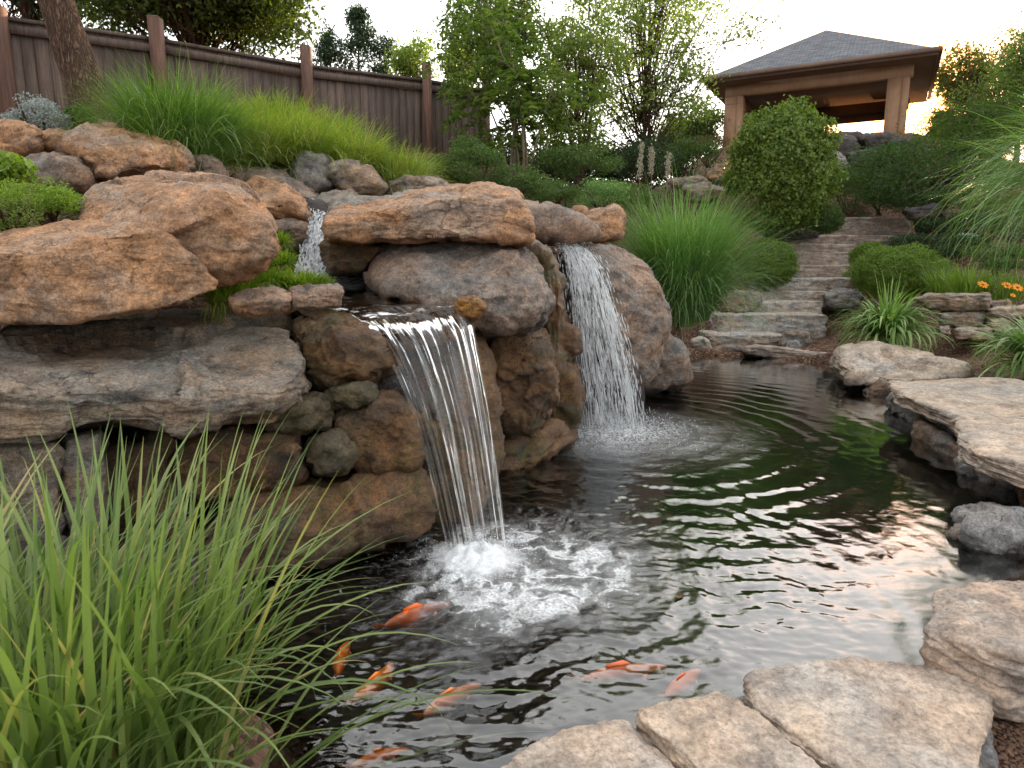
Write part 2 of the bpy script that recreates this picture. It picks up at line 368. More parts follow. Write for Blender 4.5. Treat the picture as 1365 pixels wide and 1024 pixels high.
def rock(name, label, cat, ol, Y, T, mat='grey', group=None, back=.8, tilt=0.0, slant=0.0, n=5, ring=.90, bol=None, **kw):
    """ol: outline in photo pixels [(px, py[, dY])], front depth Y, thickness T; tilt pushes the top back, slant the right end back"""
    ol = [(a[0], a[1], a[2] if len(a) > 2 else 0) for a in ol]
    ys = [a[1] for a in ol]; xs = [a[0] for a in ol]; y0, y1 = max(ys), min(ys); x0, x1 = min(xs), max(xs)
    pts = []
    mid = np.mean([P(a[0], a[1], Y) for a in ol], axis=0)
    for a in ol:
        dy = a[2] + tilt * ((y0 - a[1]) / max(1, y0 - y1)) + slant * (a[0] - x0) / max(1, x1 - x0)
        f = P(a[0], a[1], Y + dy + (.22 * T if not bol else .02)); pts.append(f)
        pts.append(mid + (P(a[0], a[1], Y + dy) - mid) * (ring, 1, ring))
        if bol: continue
        b = P(a[0], a[1], Y + dy + T); bc = np.array((mid[0], b[1], mid[2]))
        pts.append(bc + (b - bc) * back)
    for a in bol or (): pts.append(P(a[0], a[1], Y + a[2]))
    V, F = rock_mesh(pts, n=n, **kw)
    return tag(mk(name, V, F, M[mat]), label, cat, group)
def slab(name, label, cat, ol, z, th, mat='slab', group=None, inset=.93, n=6, zs=None, **kw):
    """flat stone whose top outline is given in photo pixels on the plane z"""
    t = np.array([W(a[0], a[1], a[2] if len(a) > 2 else z) for a in ol]); c = t.mean(0)
    b = c + (t - c) * (inset, inset, 1); b[:, 2] = t[:, 2] - th
    mid = t.copy(); mid[:, 2] -= th * .4; mid[:, :2] = c[:2] + (t - c)[:, :2] * 1.01
    kw.setdefault('p', 26); kw.setdefault('cuts', 2); kw.setdefault('amp', .012); kw.setdefault('lump', .012); kw.setdefault('strata', .008); kw.setdefault('chip', .012)
    V, F = rock_mesh(np.vstack([t, mid, b]), n=n, **kw)
    return tag(mk(name, V, F, M[mat]), label, cat, group)

G1 = 'boulders of the waterfall bank'
rock('boulder', 'big rusty tan boulder with a diagonal crack below it, above the long tan block', 'boulder',
     [(196, 304), (262, 268, .05), (330, 258, .08), (362, 288), (367, 322), (354, 350), (302, 388), (240, 372), (190, 340)], 3.05, 1.3, 'tan', G1, n=7, p=20, cuts=1, lump=.02, amp=.03, chip=.022, ring=.98,
     bol=[(106, 262, .55), (118, 246, .65), (190, 238, .75), (270, 239, .8), (330, 251, .6), (104, 300, .3), (120, 340, .5), (366, 300, 1.0), (340, 360, 1.1), (130, 330, 1.2), (200, 240, 1.4), (320, 262, 1.4)])
rock('boulder', 'long angular tan block with a dark left corner resting on the wide grey slab', 'boulder',
     [(-120, 352, .2), (-120, 430, .2), (0, 432, .1), (70, 430), (150, 423), (238, 408, .08), (302, 379, .15), (255, 338, .14), (203, 307, .12), (150, 312, .06), (75, 331, .0), (0, 343, .04)], 2.72, .9, 'tan', G1, n=7, p=28, cuts=1, lump=.015, amp=.028, chip=.020, ring=.985,
     bol=[(-120, 322, .5), (0, 313, .5), (100, 303, .55), (195, 302, .5), (-100, 330, 1.0), (180, 310, 1.0), (250, 370, 1.0), (-100, 420, 1.0), (200, 400, 1.0)])
rock('boulder', 'wide layered grey slab overhanging the lower stone wall on the left', 'boulder',
     [(-160, 435, .7), (0, 428, .8), (240, 414, .9), (380, 420, .9), (402, 450, .5), (426, 500, .15), (424, 528), (395, 548), (300, 572), (130, 594), (0, 608), (-160, 622), (-160, 500, 0)], 2.42, 1.3, 'greytan', G1, n=7, p=18, cuts=2, lump=.02, amp=.035, strata=.011, slant=.35, ring=.975, chip=.05)
rock('boulder', 'brown wedge of rock under the left end of the spillway lip', 'boulder',
     [(386, 428, .2), (440, 418, .3), (482, 424, .2), (510, 455), (528, 492), (495, 507), (440, 520), (412, 500), (395, 460)], 3.25, .9, 'wet', G1, n=6, p=12, tilt=.1)
rock('boulder', 'large dark rounded boulder in the middle between the two waterfalls', 'boulder',
     [(476, 352, .3), (512, 326, .5), (570, 306, .7), (645, 307, .7), (706, 322, .5), (738, 356, .2), (748, 400), (742, 432), (706, 450), (645, 454), (615, 430), (550, 404), (488, 382)], 3.85, 1.5, 'grey', G1, n=7, p=7, cuts=1, lump=.025, chip=.03)
rock('boulder', 'long flat tan slab lying on top of the dark rounded boulder', 'boulder',
     [(431, 296), (470, 290), (520, 285), (575, 268, .05), (640, 262, .1), (692, 275, .12), (707, 300, .1), (703, 319, .08), (640, 314), (560, 310), (500, 318), (436, 323)], 4.1, 1.0, 'tan', G1, n=7, p=22, cuts=1, lump=.015, chip=.025, ring=.98,
     bol=[(440, 288, .4), (500, 279, .5), (570, 258, .6), (655, 249, .6), (690, 266, .5), (450, 318, .9), (690, 310, .9), (560, 262, 1.1), (680, 268, 1.0)])
rock('boulder', 'rust brown rock column hanging down below the dark rounded boulder', 'boulder',
     [(640, 440), (700, 435), (735, 428), (742, 470), (738, 540), (715, 575), (672, 592), (655, 560), (648, 500)], 4.3, .9, 'wet', G1, n=6, p=9, lump=.08)
rock('boulder', 'wet brown rock face directly behind the falling sheet of water', 'boulder',
     [(520, 430), (650, 440), (665, 520), (672, 610), (650, 680), (560, 690), (520, 600), (500, 500)], 3.75, .9, 'wet', G1, n=6, p=8, lump=.06)
rock('boulder', 'low wet rock ledge at the water behind the main waterfall', 'boulder',
     [(560, 640), (640, 610), (700, 575), (760, 560), (775, 585), (720, 600), (672, 625), (640, 650), (590, 672)], 4.1, .6, 'wet', G1, n=5, p=8, lump=.06, slant=.8)
rock('boulder', 'grey ridge boulder behind the tan slab left of the second waterfall', 'boulder',
     [(650, 262, .5), (690, 266, .3), (740, 280), (790, 300), (812, 316), (770, 320), (730, 318), (700, 315), (670, 290)], 5.9, 1.0, 'grey', G1, n=5, p=9)
rock('boulder', 'narrow brown rock on the left edge of the second waterfall', 'boulder',
     [(704, 335), (730, 335), (746, 352), (752, 400), (750, 450), (748, 500), (730, 520), (722, 440), (722, 380)], 5.0, .9, 'wet', G1, n=5, p=9, lump=.08)
rock('boulder', 'tall rounded speckled boulder on the right edge of the second waterfall', 'boulder',
     [(772, 322), (800, 318, .2), (842, 330, .3), (878, 365, .2), (896, 415, .1), (894, 452), (865, 478), (855, 525), (810, 530), (790, 450), (780, 380)], 5.9, 1.6, 'grey', G1, n=7, p=5, cuts=0, lump=.03, chip=.02)
rock('boulder', 'lower rounded boulder with a wet orange foot standing in the pond', 'boulder',
     [(850, 470), (880, 442), (905, 446), (922, 475), (926, 505), (908, 520), (868, 524), (848, 520), (840, 490)], 7.0, 1.0, 'grey', G1, n=5, p=8)
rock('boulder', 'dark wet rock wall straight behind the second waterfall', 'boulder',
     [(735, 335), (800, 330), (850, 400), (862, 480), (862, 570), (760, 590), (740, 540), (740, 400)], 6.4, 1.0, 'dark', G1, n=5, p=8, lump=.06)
rock('boulder', 'grey brown block at the foot of the second waterfall on its left', 'boulder',
     [(714, 490), (745, 482), (770, 488), (778, 530), (772, 572), (735, 586), (700, 590), (700, 540)], 5.25, .8, 'wet', G1, n=5, p=10, lump=.06)
rock('boulder', 'brown ledge rock above the block at the foot of the second waterfall', 'boulder',
     [(722, 430), (750, 425), (775, 440), (776, 470), (750, 490), (720, 488)], 5.3, .8, 'wet', G1, n=5, p=9, lump=.06)
rock('boulder', 'tan boulder with a brown band beside the blue green grass tuft behind the ridge', 'boulder',
     [(765, 300), (790, 280), (822, 277), (836, 292), (828, 315), (795, 322)], 7.6, .9, 'tan', G1, n=5, p=12)
rock('boulder', 'small pink stone peeping out behind the tan boulder above the ridge', 'boulder',
     [(755, 288), (765, 274), (782, 274), (790, 290), (775, 300)], 8.2, .5, 'tan', G1, n=4, p=10)
rock('boulder', 'dark recessed rock between the wet rock face and the hanging brown column', 'boulder',
     [(620, 430), (660, 425), (690, 450), (690, 560), (670, 600), (630, 560)], 4.5, .6, 'wet', G1, n=5, p=9)
rock('boulder', 'low brown rock at the waterline right of the hanging column', 'boulder',
     [(672, 575), (700, 540), (735, 530), (770, 560), (775, 580), (730, 596), (680, 606)], 5.05, .7, 'wet', G1, n=5, p=9, slant=.4)
rock('boulder', 'brown rock shoulder left of the lip of the second waterfall', 'boulder',
     [(690, 322), (715, 316), (734, 334), (738, 380), (730, 430), (712, 420), (700, 370)], 4.7, .8, 'wet', G1, n=5, p=9)
# head of the stream
rock('boulder', 'round pale grey boulder at the head of the small cascade', 'boulder',
     [(382, 225), (392, 205), (415, 199), (437, 204), (451, 228), (448, 250), (415, 256), (388, 248)], 5.8, .8, 'pale', G1, n=5, p=7, cuts=1)
rock('boulder', 'sloping pink brown boulder right of the round pale boulder', 'boulder',
     [(438, 218), (470, 215), (500, 233), (515, 250), (508, 258), (450, 260), (440, 240)], 5.75, .8, 'greytan', G1, n=5, p=11)
rock('boulder', 'flat grey boulder below the yellow grass right of the pink brown boulder', 'boulder',
     [(510, 250), (530, 238), (560, 236), (590, 242), (600, 256), (560, 264), (515, 262)], 6.2, .8, 'greytan', G1, n=5, p=12)
rock('boulder', 'long low grey ledge at the back behind the flat tan slab', 'boulder',
     [(425, 268), (470, 260, .2), (540, 256, .3), (610, 262, .3), (620, 285), (560, 290), (440, 292), (428, 280)], 5.0, 1.0, 'greytan', G1, n=5, p=14)
rock('boulder', 'tan boulder on the left of the small cascade', 'boulder',
     [(300, 250, .4), (340, 242, .4), (380, 250, .2), (408, 275), (414, 290), (395, 298), (365, 296), (330, 275)], 4.7, .9, 'tan', G1, n=5, p=12)
rock('boulder', 'brown rock below the tan boulder left of the small cascade', 'boulder',
     [(352, 300), (385, 292), (412, 296), (410, 318), (392, 334), (360, 332)], 4.75, .8, 'grey', G1, n=5, p=12)
rock('boulder', 'brown rock under the flat tan slab right of the small cascade', 'boulder',
     [(434, 326), (470, 320), (516, 322), (505, 345), (480, 364), (438, 366)], 4.35, .8, 'wet', G1, n=5, p=12)
rock('boulder', 'flat brown rock between the tall green grass and the round pale boulder', 'boulder',
     [(312, 240), (340, 231), (370, 233), (405, 255), (425, 266), (390, 272), (340, 262)], 5.3, .8, 'grey', G1, n=5, p=12)
rock('boulder', 'mossy bed rock behind the small cascade', 'boulder',
     [(385, 270), (440, 268), (445, 330), (440, 375), (395, 375), (380, 320)], 5.05, .8, 'dark', G1, n=5, p=9)
G2 = 'boulders along the top of the left bank'
rock('boulder', 'tan boulder sloping down to the right below the tall green grass', 'boulder',
     [(90, 184, .1), (120, 176, .2), (150, 178, .2), (205, 192), (238, 208), (240, 232), (190, 244), (138, 243), (112, 222), (94, 200)], 4.4, .9, 'tan', G2, n=6, p=14)
rock('boulder', 'rusty round topped boulder at the left edge of the photo', 'boulder',
     [(-30, 185), (-10, 165), (20, 164), (48, 180), (54, 200), (30, 208), (-20, 208)], 4.5, .7, 'tan', G2, n=5, p=10)
rock('boulder', 'small brown stone wedged between two tan boulders', 'boulder',
     [(50, 182), (75, 176), (98, 186), (100, 206), (60, 210)], 4.7, .6, 'tan', G2, n=5, p=12)
rock('boulder', 'smooth grey brown boulder under the wedged stone beside the leafy plants', 'boulder',
     [(35, 215), (65, 207), (105, 212), (124, 235), (122, 252), (70, 256), (40, 245)], 4.3, .7, 'grey', G2, n=5, p=9)
rock('boulder', 'low brown stone tucked under the tall green grass', 'boulder',
     [(236, 222), (255, 212), (290, 216), (305, 235), (280, 242), (240, 242)], 4.9, .6, 'grey', G2, n=5, p=10)
# stacked lower wall
G3 = 'stones stacked in the wall under the grey slab'
rock('wall_stone', 'greenish wedge stone directly under the right end of the grey slab', 'stone',
     [(342, 562), (365, 545), (400, 528), (430, 530), (438, 555), (435, 570), (400, 575), (360, 574)], 2.98, .6, 'mossy', G3, n=5, p=12, lump=.03)
rock('wall_stone', 'flat stone below the brown wedge of rock', 'stone',
     [(430, 525), (460, 514), (500, 508), (506, 526), (495, 538), (450, 544), (434, 542)], 3.2, .6, 'mossy', G3, n=5, p=14, lump=.03)
rock('wall_stone', 'craggy orange brown stone left of the falling sheet', 'stone',
     [(436, 552), (470, 540), (520, 530), (552, 545), (562, 590), (556, 622), (520, 632), (485, 625), (470, 590), (440, 570)], 3.2, .7, 'wet', G3, n=6, p=10, lump=.08, amp=.09)
rock('wall_stone', 'dark stone between the wedge and the falling sheet', 'stone',
     [(495, 512), (530, 495), (560, 520), (565, 560), (520, 560), (500, 540)], 3.4, .6, 'dark', G3, n=5, p=10, lump=.05)
rock('wall_stone', 'small rounded yellowish stone in the middle of the wall', 'stone',
     [(406, 590), (425, 578), (455, 576), (478, 600), (476, 622), (450, 636), (420, 634), (408, 612)], 3.05, .5, 'mossy', G3, n=5, p=8, lump=.04)
rock('wall_stone', 'long brown stone left of the small rounded stone', 'stone',
     [(205, 596), (270, 572), (350, 566), (402, 574), (415, 600), (414, 634), (380, 654), (300, 672), (240, 666), (208, 640)], 2.92, .6, 'wet', G3, n=6, p=9, lump=.05)
rock('wall_stone', 'low wide ledge stone standing in the water at the foot of the wall', 'stone',
     [(255, 690, -.1), (330, 655), (430, 640, .15), (540, 625, .4), (578, 640, .35), (582, 690, .25), (575, 712, .2), (480, 735, .05), (350, 765, -.05), (280, 775, -.1), (240, 740)], 2.9, .8, 'wet', G3, n=6, p=14, lump=.03, strata=.006)
rock('wall_stone', 'purple brown block at the far left under the grey slab', 'stone',
     [(-160, 585), (20, 585), (84, 584), (86, 650), (82, 730), (-40, 760), (-160, 760)], 2.62, .6, 'greytan', G3, n=5, p=40, cuts=0, lump=.012, chip=.012)
rock('wall_stone', 'narrow tan block beside the dark gap in the wall', 'stone',
     [(84, 580), (134, 576), (138, 640), (136, 720), (90, 730), (86, 650)], 2.68, .5, 'greytan', G3, n=5, p=40, cuts=0, lump=.012, chip=.012)
rock('wall_stone', 'dark block half hidden by the foreground grass', 'stone',
     [(132, 590), (222, 580), (246, 680), (262, 770), (200, 800), (130, 800), (125, 700)], 2.85, .5, 'wet', G3, n=5, p=16, lump=.03)
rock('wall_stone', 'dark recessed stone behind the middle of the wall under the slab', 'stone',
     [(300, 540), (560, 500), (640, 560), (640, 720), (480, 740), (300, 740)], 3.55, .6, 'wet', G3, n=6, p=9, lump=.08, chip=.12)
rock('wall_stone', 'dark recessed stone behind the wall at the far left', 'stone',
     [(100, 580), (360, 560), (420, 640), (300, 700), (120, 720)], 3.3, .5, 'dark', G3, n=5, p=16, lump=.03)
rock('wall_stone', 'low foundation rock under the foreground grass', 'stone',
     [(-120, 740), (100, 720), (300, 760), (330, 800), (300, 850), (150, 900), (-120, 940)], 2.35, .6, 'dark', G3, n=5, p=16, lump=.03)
# stones by the upper pool
rock('edge_stone', 'flat pinkish stone on the grey slab beside the ferns', 'stone',
     [(306, 404), (335, 388, .1), (362, 385, .1), (388, 398), (388, 410), (340, 417), (312, 415)], 3.05, .3, 'tan', 'edge stones beside the upper pool', n=5, p=16, lump=.02)
rock('edge_stone', 'small squared brown block beside the upper pool', 'stone',
     [(384, 384, .1), (452, 382, .1), (456, 388), (454, 410), (390, 412), (386, 400)], 3.1, .22, 'grey', 'edge stones beside the upper pool', n=5, p=30, cuts=0, lump=.015, strata=.004)
rock('edge_stone', 'bright orange wet stone on the right end of the spillway lip', 'stone',
     [(602, 408), (612, 398), (635, 397), (648, 408), (640, 420), (615, 424)], 3.55, .3, 'orange', None, n=5, p=9)
rock('edge_stone', 'thin brown lip stone the main waterfall runs over', 'stone',
     [(476, 440), (500, 446), (560, 436), (620, 424), (634, 434), (630, 450), (560, 462), (500, 470)], 3.44, .5, 'wet', None, n=5, p=18, cuts=0, lump=.02, slant=.2, chip=.03)

# ---- pond rim on the right
G4 = 'flat coping stones around the pond'
rock('coping_stone', 'rounded tan topped boulder at the far right pond edge below the strappy plant', 'stone',
     [(1110, 478), (1125, 464, .3), (1170, 459, .5), (1230, 468, .6), (1292, 490, .3), (1294, 502, .1), (1250, 508), (1190, 506), (1160, 518, -.3), (1125, 512, -.3), (1110, 495)], 7.7, 1.2, 'slab', G4, n=6, p=11, cuts=2, lump=.03, slant=-.5)
slab('coping_stone', 'wide flat pale slab overhanging the pond on the right', 'stone',
     [(1190, 507), (1290, 505), (1420, 512), (1500, 560), (1400, 562), (1288, 560), (1275, 545), (1225, 530), (1192, 520)], .33, .11, 'slab', G4, n=6, amp=.02)
slab('coping_stone', 'smaller flat slab in front of the wide pale slab', 'stone',
     [(1282, 562), (1420, 560), (1500, 600), (1460, 640), (1360, 622), (1300, 600), (1276, 584)], .35, .12, 'slab', G4, n=6, amp=.02)
G5 = 'stones carrying the coping slabs'
rock('base_stone', 'grey blue rock face below the wide flat slab', 'stone',
     [(1192, 526), (1240, 540), (1282, 560), (1286, 600), (1255, 590), (1222, 566), (1192, 548)], 6.3, .9, 'pale', G5, n=6, p=12, slant=-1.3, chip=.08)
rock('base_stone', 'dark wet footing stone at the waterline below the wide slab', 'stone',
     [(1222, 560), (1262, 580), (1290, 606), (1300, 640), (1290, 645), (1250, 610), (1225, 590)], 5.35, .8, 'grey', G5, n=5, p=12, slant=-.9)
rock('base_stone', 'dark wet footing stone at the waterline below the smaller slab', 'stone',
     [(1290, 640), (1330, 655), (1400, 700), (1400, 730), (1340, 700), (1300, 665)], 4.15, .7, 'grey', G5, n=5, p=12, slant=-.4)
for i, (a, lb) in enumerate((
    ([(1284, 615), (1306, 618), (1308, 638), (1296, 640), (1284, 630)], 'small pale stone under the left end of the smaller slab'),
    ([(1308, 620), (1334, 622), (1336, 650), (1322, 654), (1308, 642)], 'small squared stone second from the left under the smaller slab'),
    ([(1336, 618), (1375, 622), (1375, 690), (1350, 680), (1336, 655)], 'taller grey stone under the smaller slab at the right edge'))):
    rock('base_stone', lb, 'stone', a, 4.35 - i * .12, .5, 'pale', G5, n=5, p=16, cuts=2, lump=.02)
rock('pond_rock', 'rough grey rock at the right edge between the coping slabs', 'rock',
     [(1292, 695), (1325, 686, .1), (1380, 690, .2), (1420, 720), (1400, 770), (1340, 768), (1306, 745), (1290, 715)], 3.15, .6, 'pale', 'rocks in the water by the right bank', n=6, p=9, lump=.05, amp=.06)
rock('pond_rock', 'small rounded grey rock half sunk beside the rough grey rock', 'rock',
     [(1264, 712), (1280, 702), (1300, 706), (1306, 724), (1285, 732), (1268, 724)], 3.3, .3, 'grey', 'rocks in the water by the right bank', n=5, p=7)
slab('coping_stone', 'thick layered pinkish slab at the lower right', 'stone',
     [(1250, 792), (1295, 776), (1365, 768), (1480, 790), (1560, 870), (1480, 890), (1365, 872), (1300, 855), (1236, 832)], .27, .22, 'slab2', G4, n=7, strata=.014, p=18, inset=.99, amp=.02, cuts=3)
slab('coping_stone', 'largest pale flagstone in the bottom right corner', 'stone',
     [(992, 908), (1040, 892), (1110, 880), (1195, 878), (1260, 895), (1318, 922), (1310, 980), (1300, 1070), (1180, 1060), (1080, 985), (1020, 950)], .13, .09, 'slab', G4, n=7)
slab('coping_stone', 'middle wedge shaped flagstone left of the largest one', 'stone',
     [(848, 942), (900, 926), (958, 918), (1020, 962), (1120, 1045), (1140, 1090), (1000, 1090), (915, 1010)], .14, .10, 'slab', G4, n=7)
slab('coping_stone', 'leftmost flagstone cut off by the bottom edge', 'stone',
     [(650, 1035), (700, 1003), (760, 972), (832, 953), (880, 995), (960, 1060), (960, 1130), (700, 1150)], .13, .12, 'slab', G4, n=7)
slab('mortar_bed', 'grey mortar bed under the near flagstones', 'mortar',
     [(700, 1040), (880, 960), (1000, 925), (1200, 895), (1310, 940), (1330, 1100), (1100, 1150), (800, 1150)], .06, .16, 'pale', None, n=6, p=20)

# ---- steps
GS = 'stone steps climbing to the pavilion'
steps = [  # x0, x1, ytop, ybottom, Y, material, label
    (948, 1042, 446, 466, 11.3, 'step', 'lowest stone step at the edge of the pond'),
    (963, 1100, 419, 446, 11.75, 'step', 'long thick pale step, second from the pond'),
    (997, 1096, 402, 420, 12.2, 'step', 'short grey block step with a clear end, third from the pond'),
    (1016, 1108, 389, 404, 12.6, 'step', 'brown and blue grey step beside the rounded block'),
    (1019, 1148, 371, 390, 13.0, 'step', 'wide brown grey step left of the clipped bush'),
    (1056, 1142, 354, 372, 13.4, 'brownstep', 'tan faced step at the height of the ball bush'),
    (1050, 1140, 337, 355, 13.8, 'brownstep', 'dark red brown step above the tan faced step'),
    (1042, 1140, 326, 338, 14.2, 'brownstep', 'thin dark step third from the top'),
    (1030, 1190, 314, 327, 14.6, 'brownstep', 'wide dark step second from the top'),
    (1095, 1215, 290, 315, 15.2, 'brownstep', 'topmost dark step vanishing under the drooping shrub')]
STEPZ = []
for i, (x0, x1, y0, y1, Y, mt, lb) in enumerate(steps):
    tl, tr = P(x0, y0, Y), P(x1, y0, Y); z = (tl[2] + tr[2]) / 2; zb = P(x0, y1, Y)[2] - .08
    pts = [];
    sk = rng.uniform(-.05, .05, 4)
    for zz, e in ((z, 0), ((z * .6 + zb * .4), .02), (zb, .01)):
        pts += [(tl[0] - e + sk[0], Y - (.05 if zz == z else 0), zz), (tr[0] + e + sk[1], Y - (.05 if zz == z else 0) + sk[3], zz), (tr[0] + e, Y + .75, zz), (tl[0] - e, Y + .75, zz)]
    V, F = rock_mesh(pts, p=18, cuts=0, amp=.012, lump=.012, strata=.003, n=6, chip=.014)
    tag(mk('stone_step', V, F, M[mt]), lb, 'step', GS); STEPZ.append((tl[0], tr[0], Y, z))
GE = 'loose stones beside the steps'
rock('edge_stone', 'rounded blue grey block at the right end of a middle step', 'stone', [(1096, 392), (1118, 383), (1150, 386), (1152, 412), (1108, 416)], 12.3, .6, 'pale', GE, n=5, p=8)
rock('edge_stone', 'brown stone at the left end of the third step under the tall grass', 'stone', [(960, 398), (980, 387), (1015, 390), (1016, 408), (985, 420), (960, 415)], 12.0, .6, 'greytan', GE, n=5, p=8)
rock('edge_stone', 'small tan stone at the water left of the lowest step', 'stone', [(920, 455), (932, 449), (946, 452), (950, 466), (924, 470)], 10.7, .4, 'slab', GE, n=5, p=9)
rock('edge_stone', 'flat wet stone at the water in front of the lowest step', 'stone', [(945, 466), (970, 460), (990, 462), (1000, 472), (985, 477), (948, 476)], 10.6, .4, 'grey', GE, n=5, p=9)
rock('edge_stone', 'round brown stone half buried in the mulch right of the lowest step', 'stone', [(1038, 462), (1044, 445), (1062, 438), (1082, 444), (1085, 462), (1050, 470)], 10.9, .6, 'grey', GE, n=5, p=7)
rock('edge_stone', 'small blue white stone in the mulch near the water', 'stone', [(1047, 466), (1050, 455), (1062, 453), (1068, 462), (1064, 469)], 10.6, .25, 'pale', GE, n=4, p=8)
rock('edge_stone', 'long weathered brown edging stone lying along the far waterline', 'stone', [(984, 462), (1010, 460), (1106, 472), (1110, 483), (1060, 481), (985, 471)], 10.2, .35, 'brownstep', GE, n=5, p=16, lump=.02, strata=.008)
rock('edge_stone', 'submerged looking flat pale stone left of the edging stone', 'stone', [(1150, 522), (1175, 506), (1200, 510), (1196, 530), (1170, 530)], 7.3, .5, 'grey', GE, n=5, p=9)
rock('edge_stone', 'long dark curb stone at the foot of the leafy round bush', 'stone', [(1015, 312), (1030, 306), (1090, 306), (1092, 316), (1030, 320)], 14.3, .5, 'dark', GE, n=5, p=14)
# dry wall on the right
GD = 'stones of the low dry wall on the right'
for a, Y, lb in (
    ([(1218, 398), (1235, 392), (1318, 392), (1322, 405), (1310, 414), (1240, 412)], 8.6, 'long flat cap stone at the left end of the dry wall'),
    ([(1254, 414), (1312, 415), (1314, 434), (1290, 438), (1254, 432)], 8.6, 'plain tan stone below the long flat cap stone'),
    ([(1318, 403), (1345, 400), (1350, 410), (1322, 413)], 8.7, 'thin cap stone right of the long cap stone'),
    ([(1316, 412), (1380, 408), (1382, 422), (1318, 424)], 8.5, 'long thin grey stone near the right edge'),
    ([(1318, 426), (1345, 425), (1352, 440), (1325, 444)], 8.5, 'small grey stone above the right strappy plant'),
    ([(1252, 436), (1265, 434), (1266, 446), (1253, 446)], 8.5, 'tiny red stone at the foot of the dry wall'),
    ([(1270, 438), (1320, 436), (1325, 452), (1275, 452)], 8.5, 'rusty brown stone at the bottom of the dry wall')):
    rock('wall_stone', lb, 'stone', a, Y, .45, 'greytan' if Y > 8.5 else 'slab2', GD, n=5, p=18, lump=.02, strata=.008)
# far outcrops
GO = 'rocks on the hill below the pavilion'
for a, Y, mt, lb in (
    ([(940, 232), (955, 220), (978, 217), (982, 232), (965, 240), (945, 240)], 15.5, 'tan', 'rounded pinkish rock left of the leafy round bush'),
    ([(890, 242), (915, 236), (942, 238), (948, 247), (900, 250)], 15.0, 'greytan', 'flat grey ledge rock left of the leafy round bush'),
    ([(912, 250), (950, 246), (975, 250), (978, 268), (920, 268)], 14.5, 'greytan', 'lower brown rock left of the leafy round bush'),
    ([(950, 240), (980, 236), (990, 250), (960, 256)], 15.0, 'dark', 'dark rock between the pinkish and the brown rock'),
    ([(960, 268), (1000, 262), (1010, 285), (970, 290)], 14.0, 'greytan', 'brown rock partly under the leafy round bush'),
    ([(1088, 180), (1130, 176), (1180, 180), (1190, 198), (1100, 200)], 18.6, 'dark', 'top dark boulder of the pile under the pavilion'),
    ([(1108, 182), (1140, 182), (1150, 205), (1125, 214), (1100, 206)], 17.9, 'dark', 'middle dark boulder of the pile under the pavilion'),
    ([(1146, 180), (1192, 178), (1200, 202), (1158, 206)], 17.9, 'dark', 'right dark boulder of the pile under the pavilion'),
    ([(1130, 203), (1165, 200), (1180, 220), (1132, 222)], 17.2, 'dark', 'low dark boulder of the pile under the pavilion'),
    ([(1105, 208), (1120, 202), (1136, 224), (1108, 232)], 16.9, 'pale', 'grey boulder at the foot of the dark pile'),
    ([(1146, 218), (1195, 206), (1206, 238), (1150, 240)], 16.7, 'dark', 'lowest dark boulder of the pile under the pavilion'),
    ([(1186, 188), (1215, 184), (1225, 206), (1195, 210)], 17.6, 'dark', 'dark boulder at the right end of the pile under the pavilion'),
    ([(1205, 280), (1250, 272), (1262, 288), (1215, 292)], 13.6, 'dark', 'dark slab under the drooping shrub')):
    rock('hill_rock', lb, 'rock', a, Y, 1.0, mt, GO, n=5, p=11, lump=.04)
# ================================================================== ground
POND = np.array([W(*a)[:2] for a in ((925, 476), (985, 478), (1108, 487), (1150, 520), (1195, 545), (1285, 600), (1310, 660), (1300, 700), (1310, 770), (1235, 830), (1215, 885),
      (1000, 905), (850, 945), (665, 1022))] + [(0.0, 1.35), (-.42, 1.6), (-.55, 2.0), (-1.3, 2.35), (-3.2, 2.6), (-3.2, 3.5), (-1.6, 4.0), (-.3, 4.3), (.2, 5.1), (.5, 5.7), (.7, 6.5), (1.3, 7.6), (2.2, 8.4), (2.65, 9.4)])
def polydist(Q, poly):
    """signed distance: negative inside"""
    A = poly; B = np.roll(poly, -1, 0); best = np.full(len(Q), 1e9); ins = np.zeros(len(Q), bool)
    for a, b in zip(A, B):
        ab = b - a; t = np.clip(((Q - a) @ ab) / (ab @ ab), 0, 1)
        best = np.minimum(best, np.linalg.norm(Q - a - t[:, None] * ab, axis=1))
        c = ((a[1] > Q[:, 1]) != (b[1] > Q[:, 1])); xx = (b[0] - a[0]) * (Q[:, 1] - a[1]) / (b[1] - a[1] + 1e-12) + a[0]
        ins ^= c & (Q[:, 0] < xx)
    return np.where(ins, -best, best)
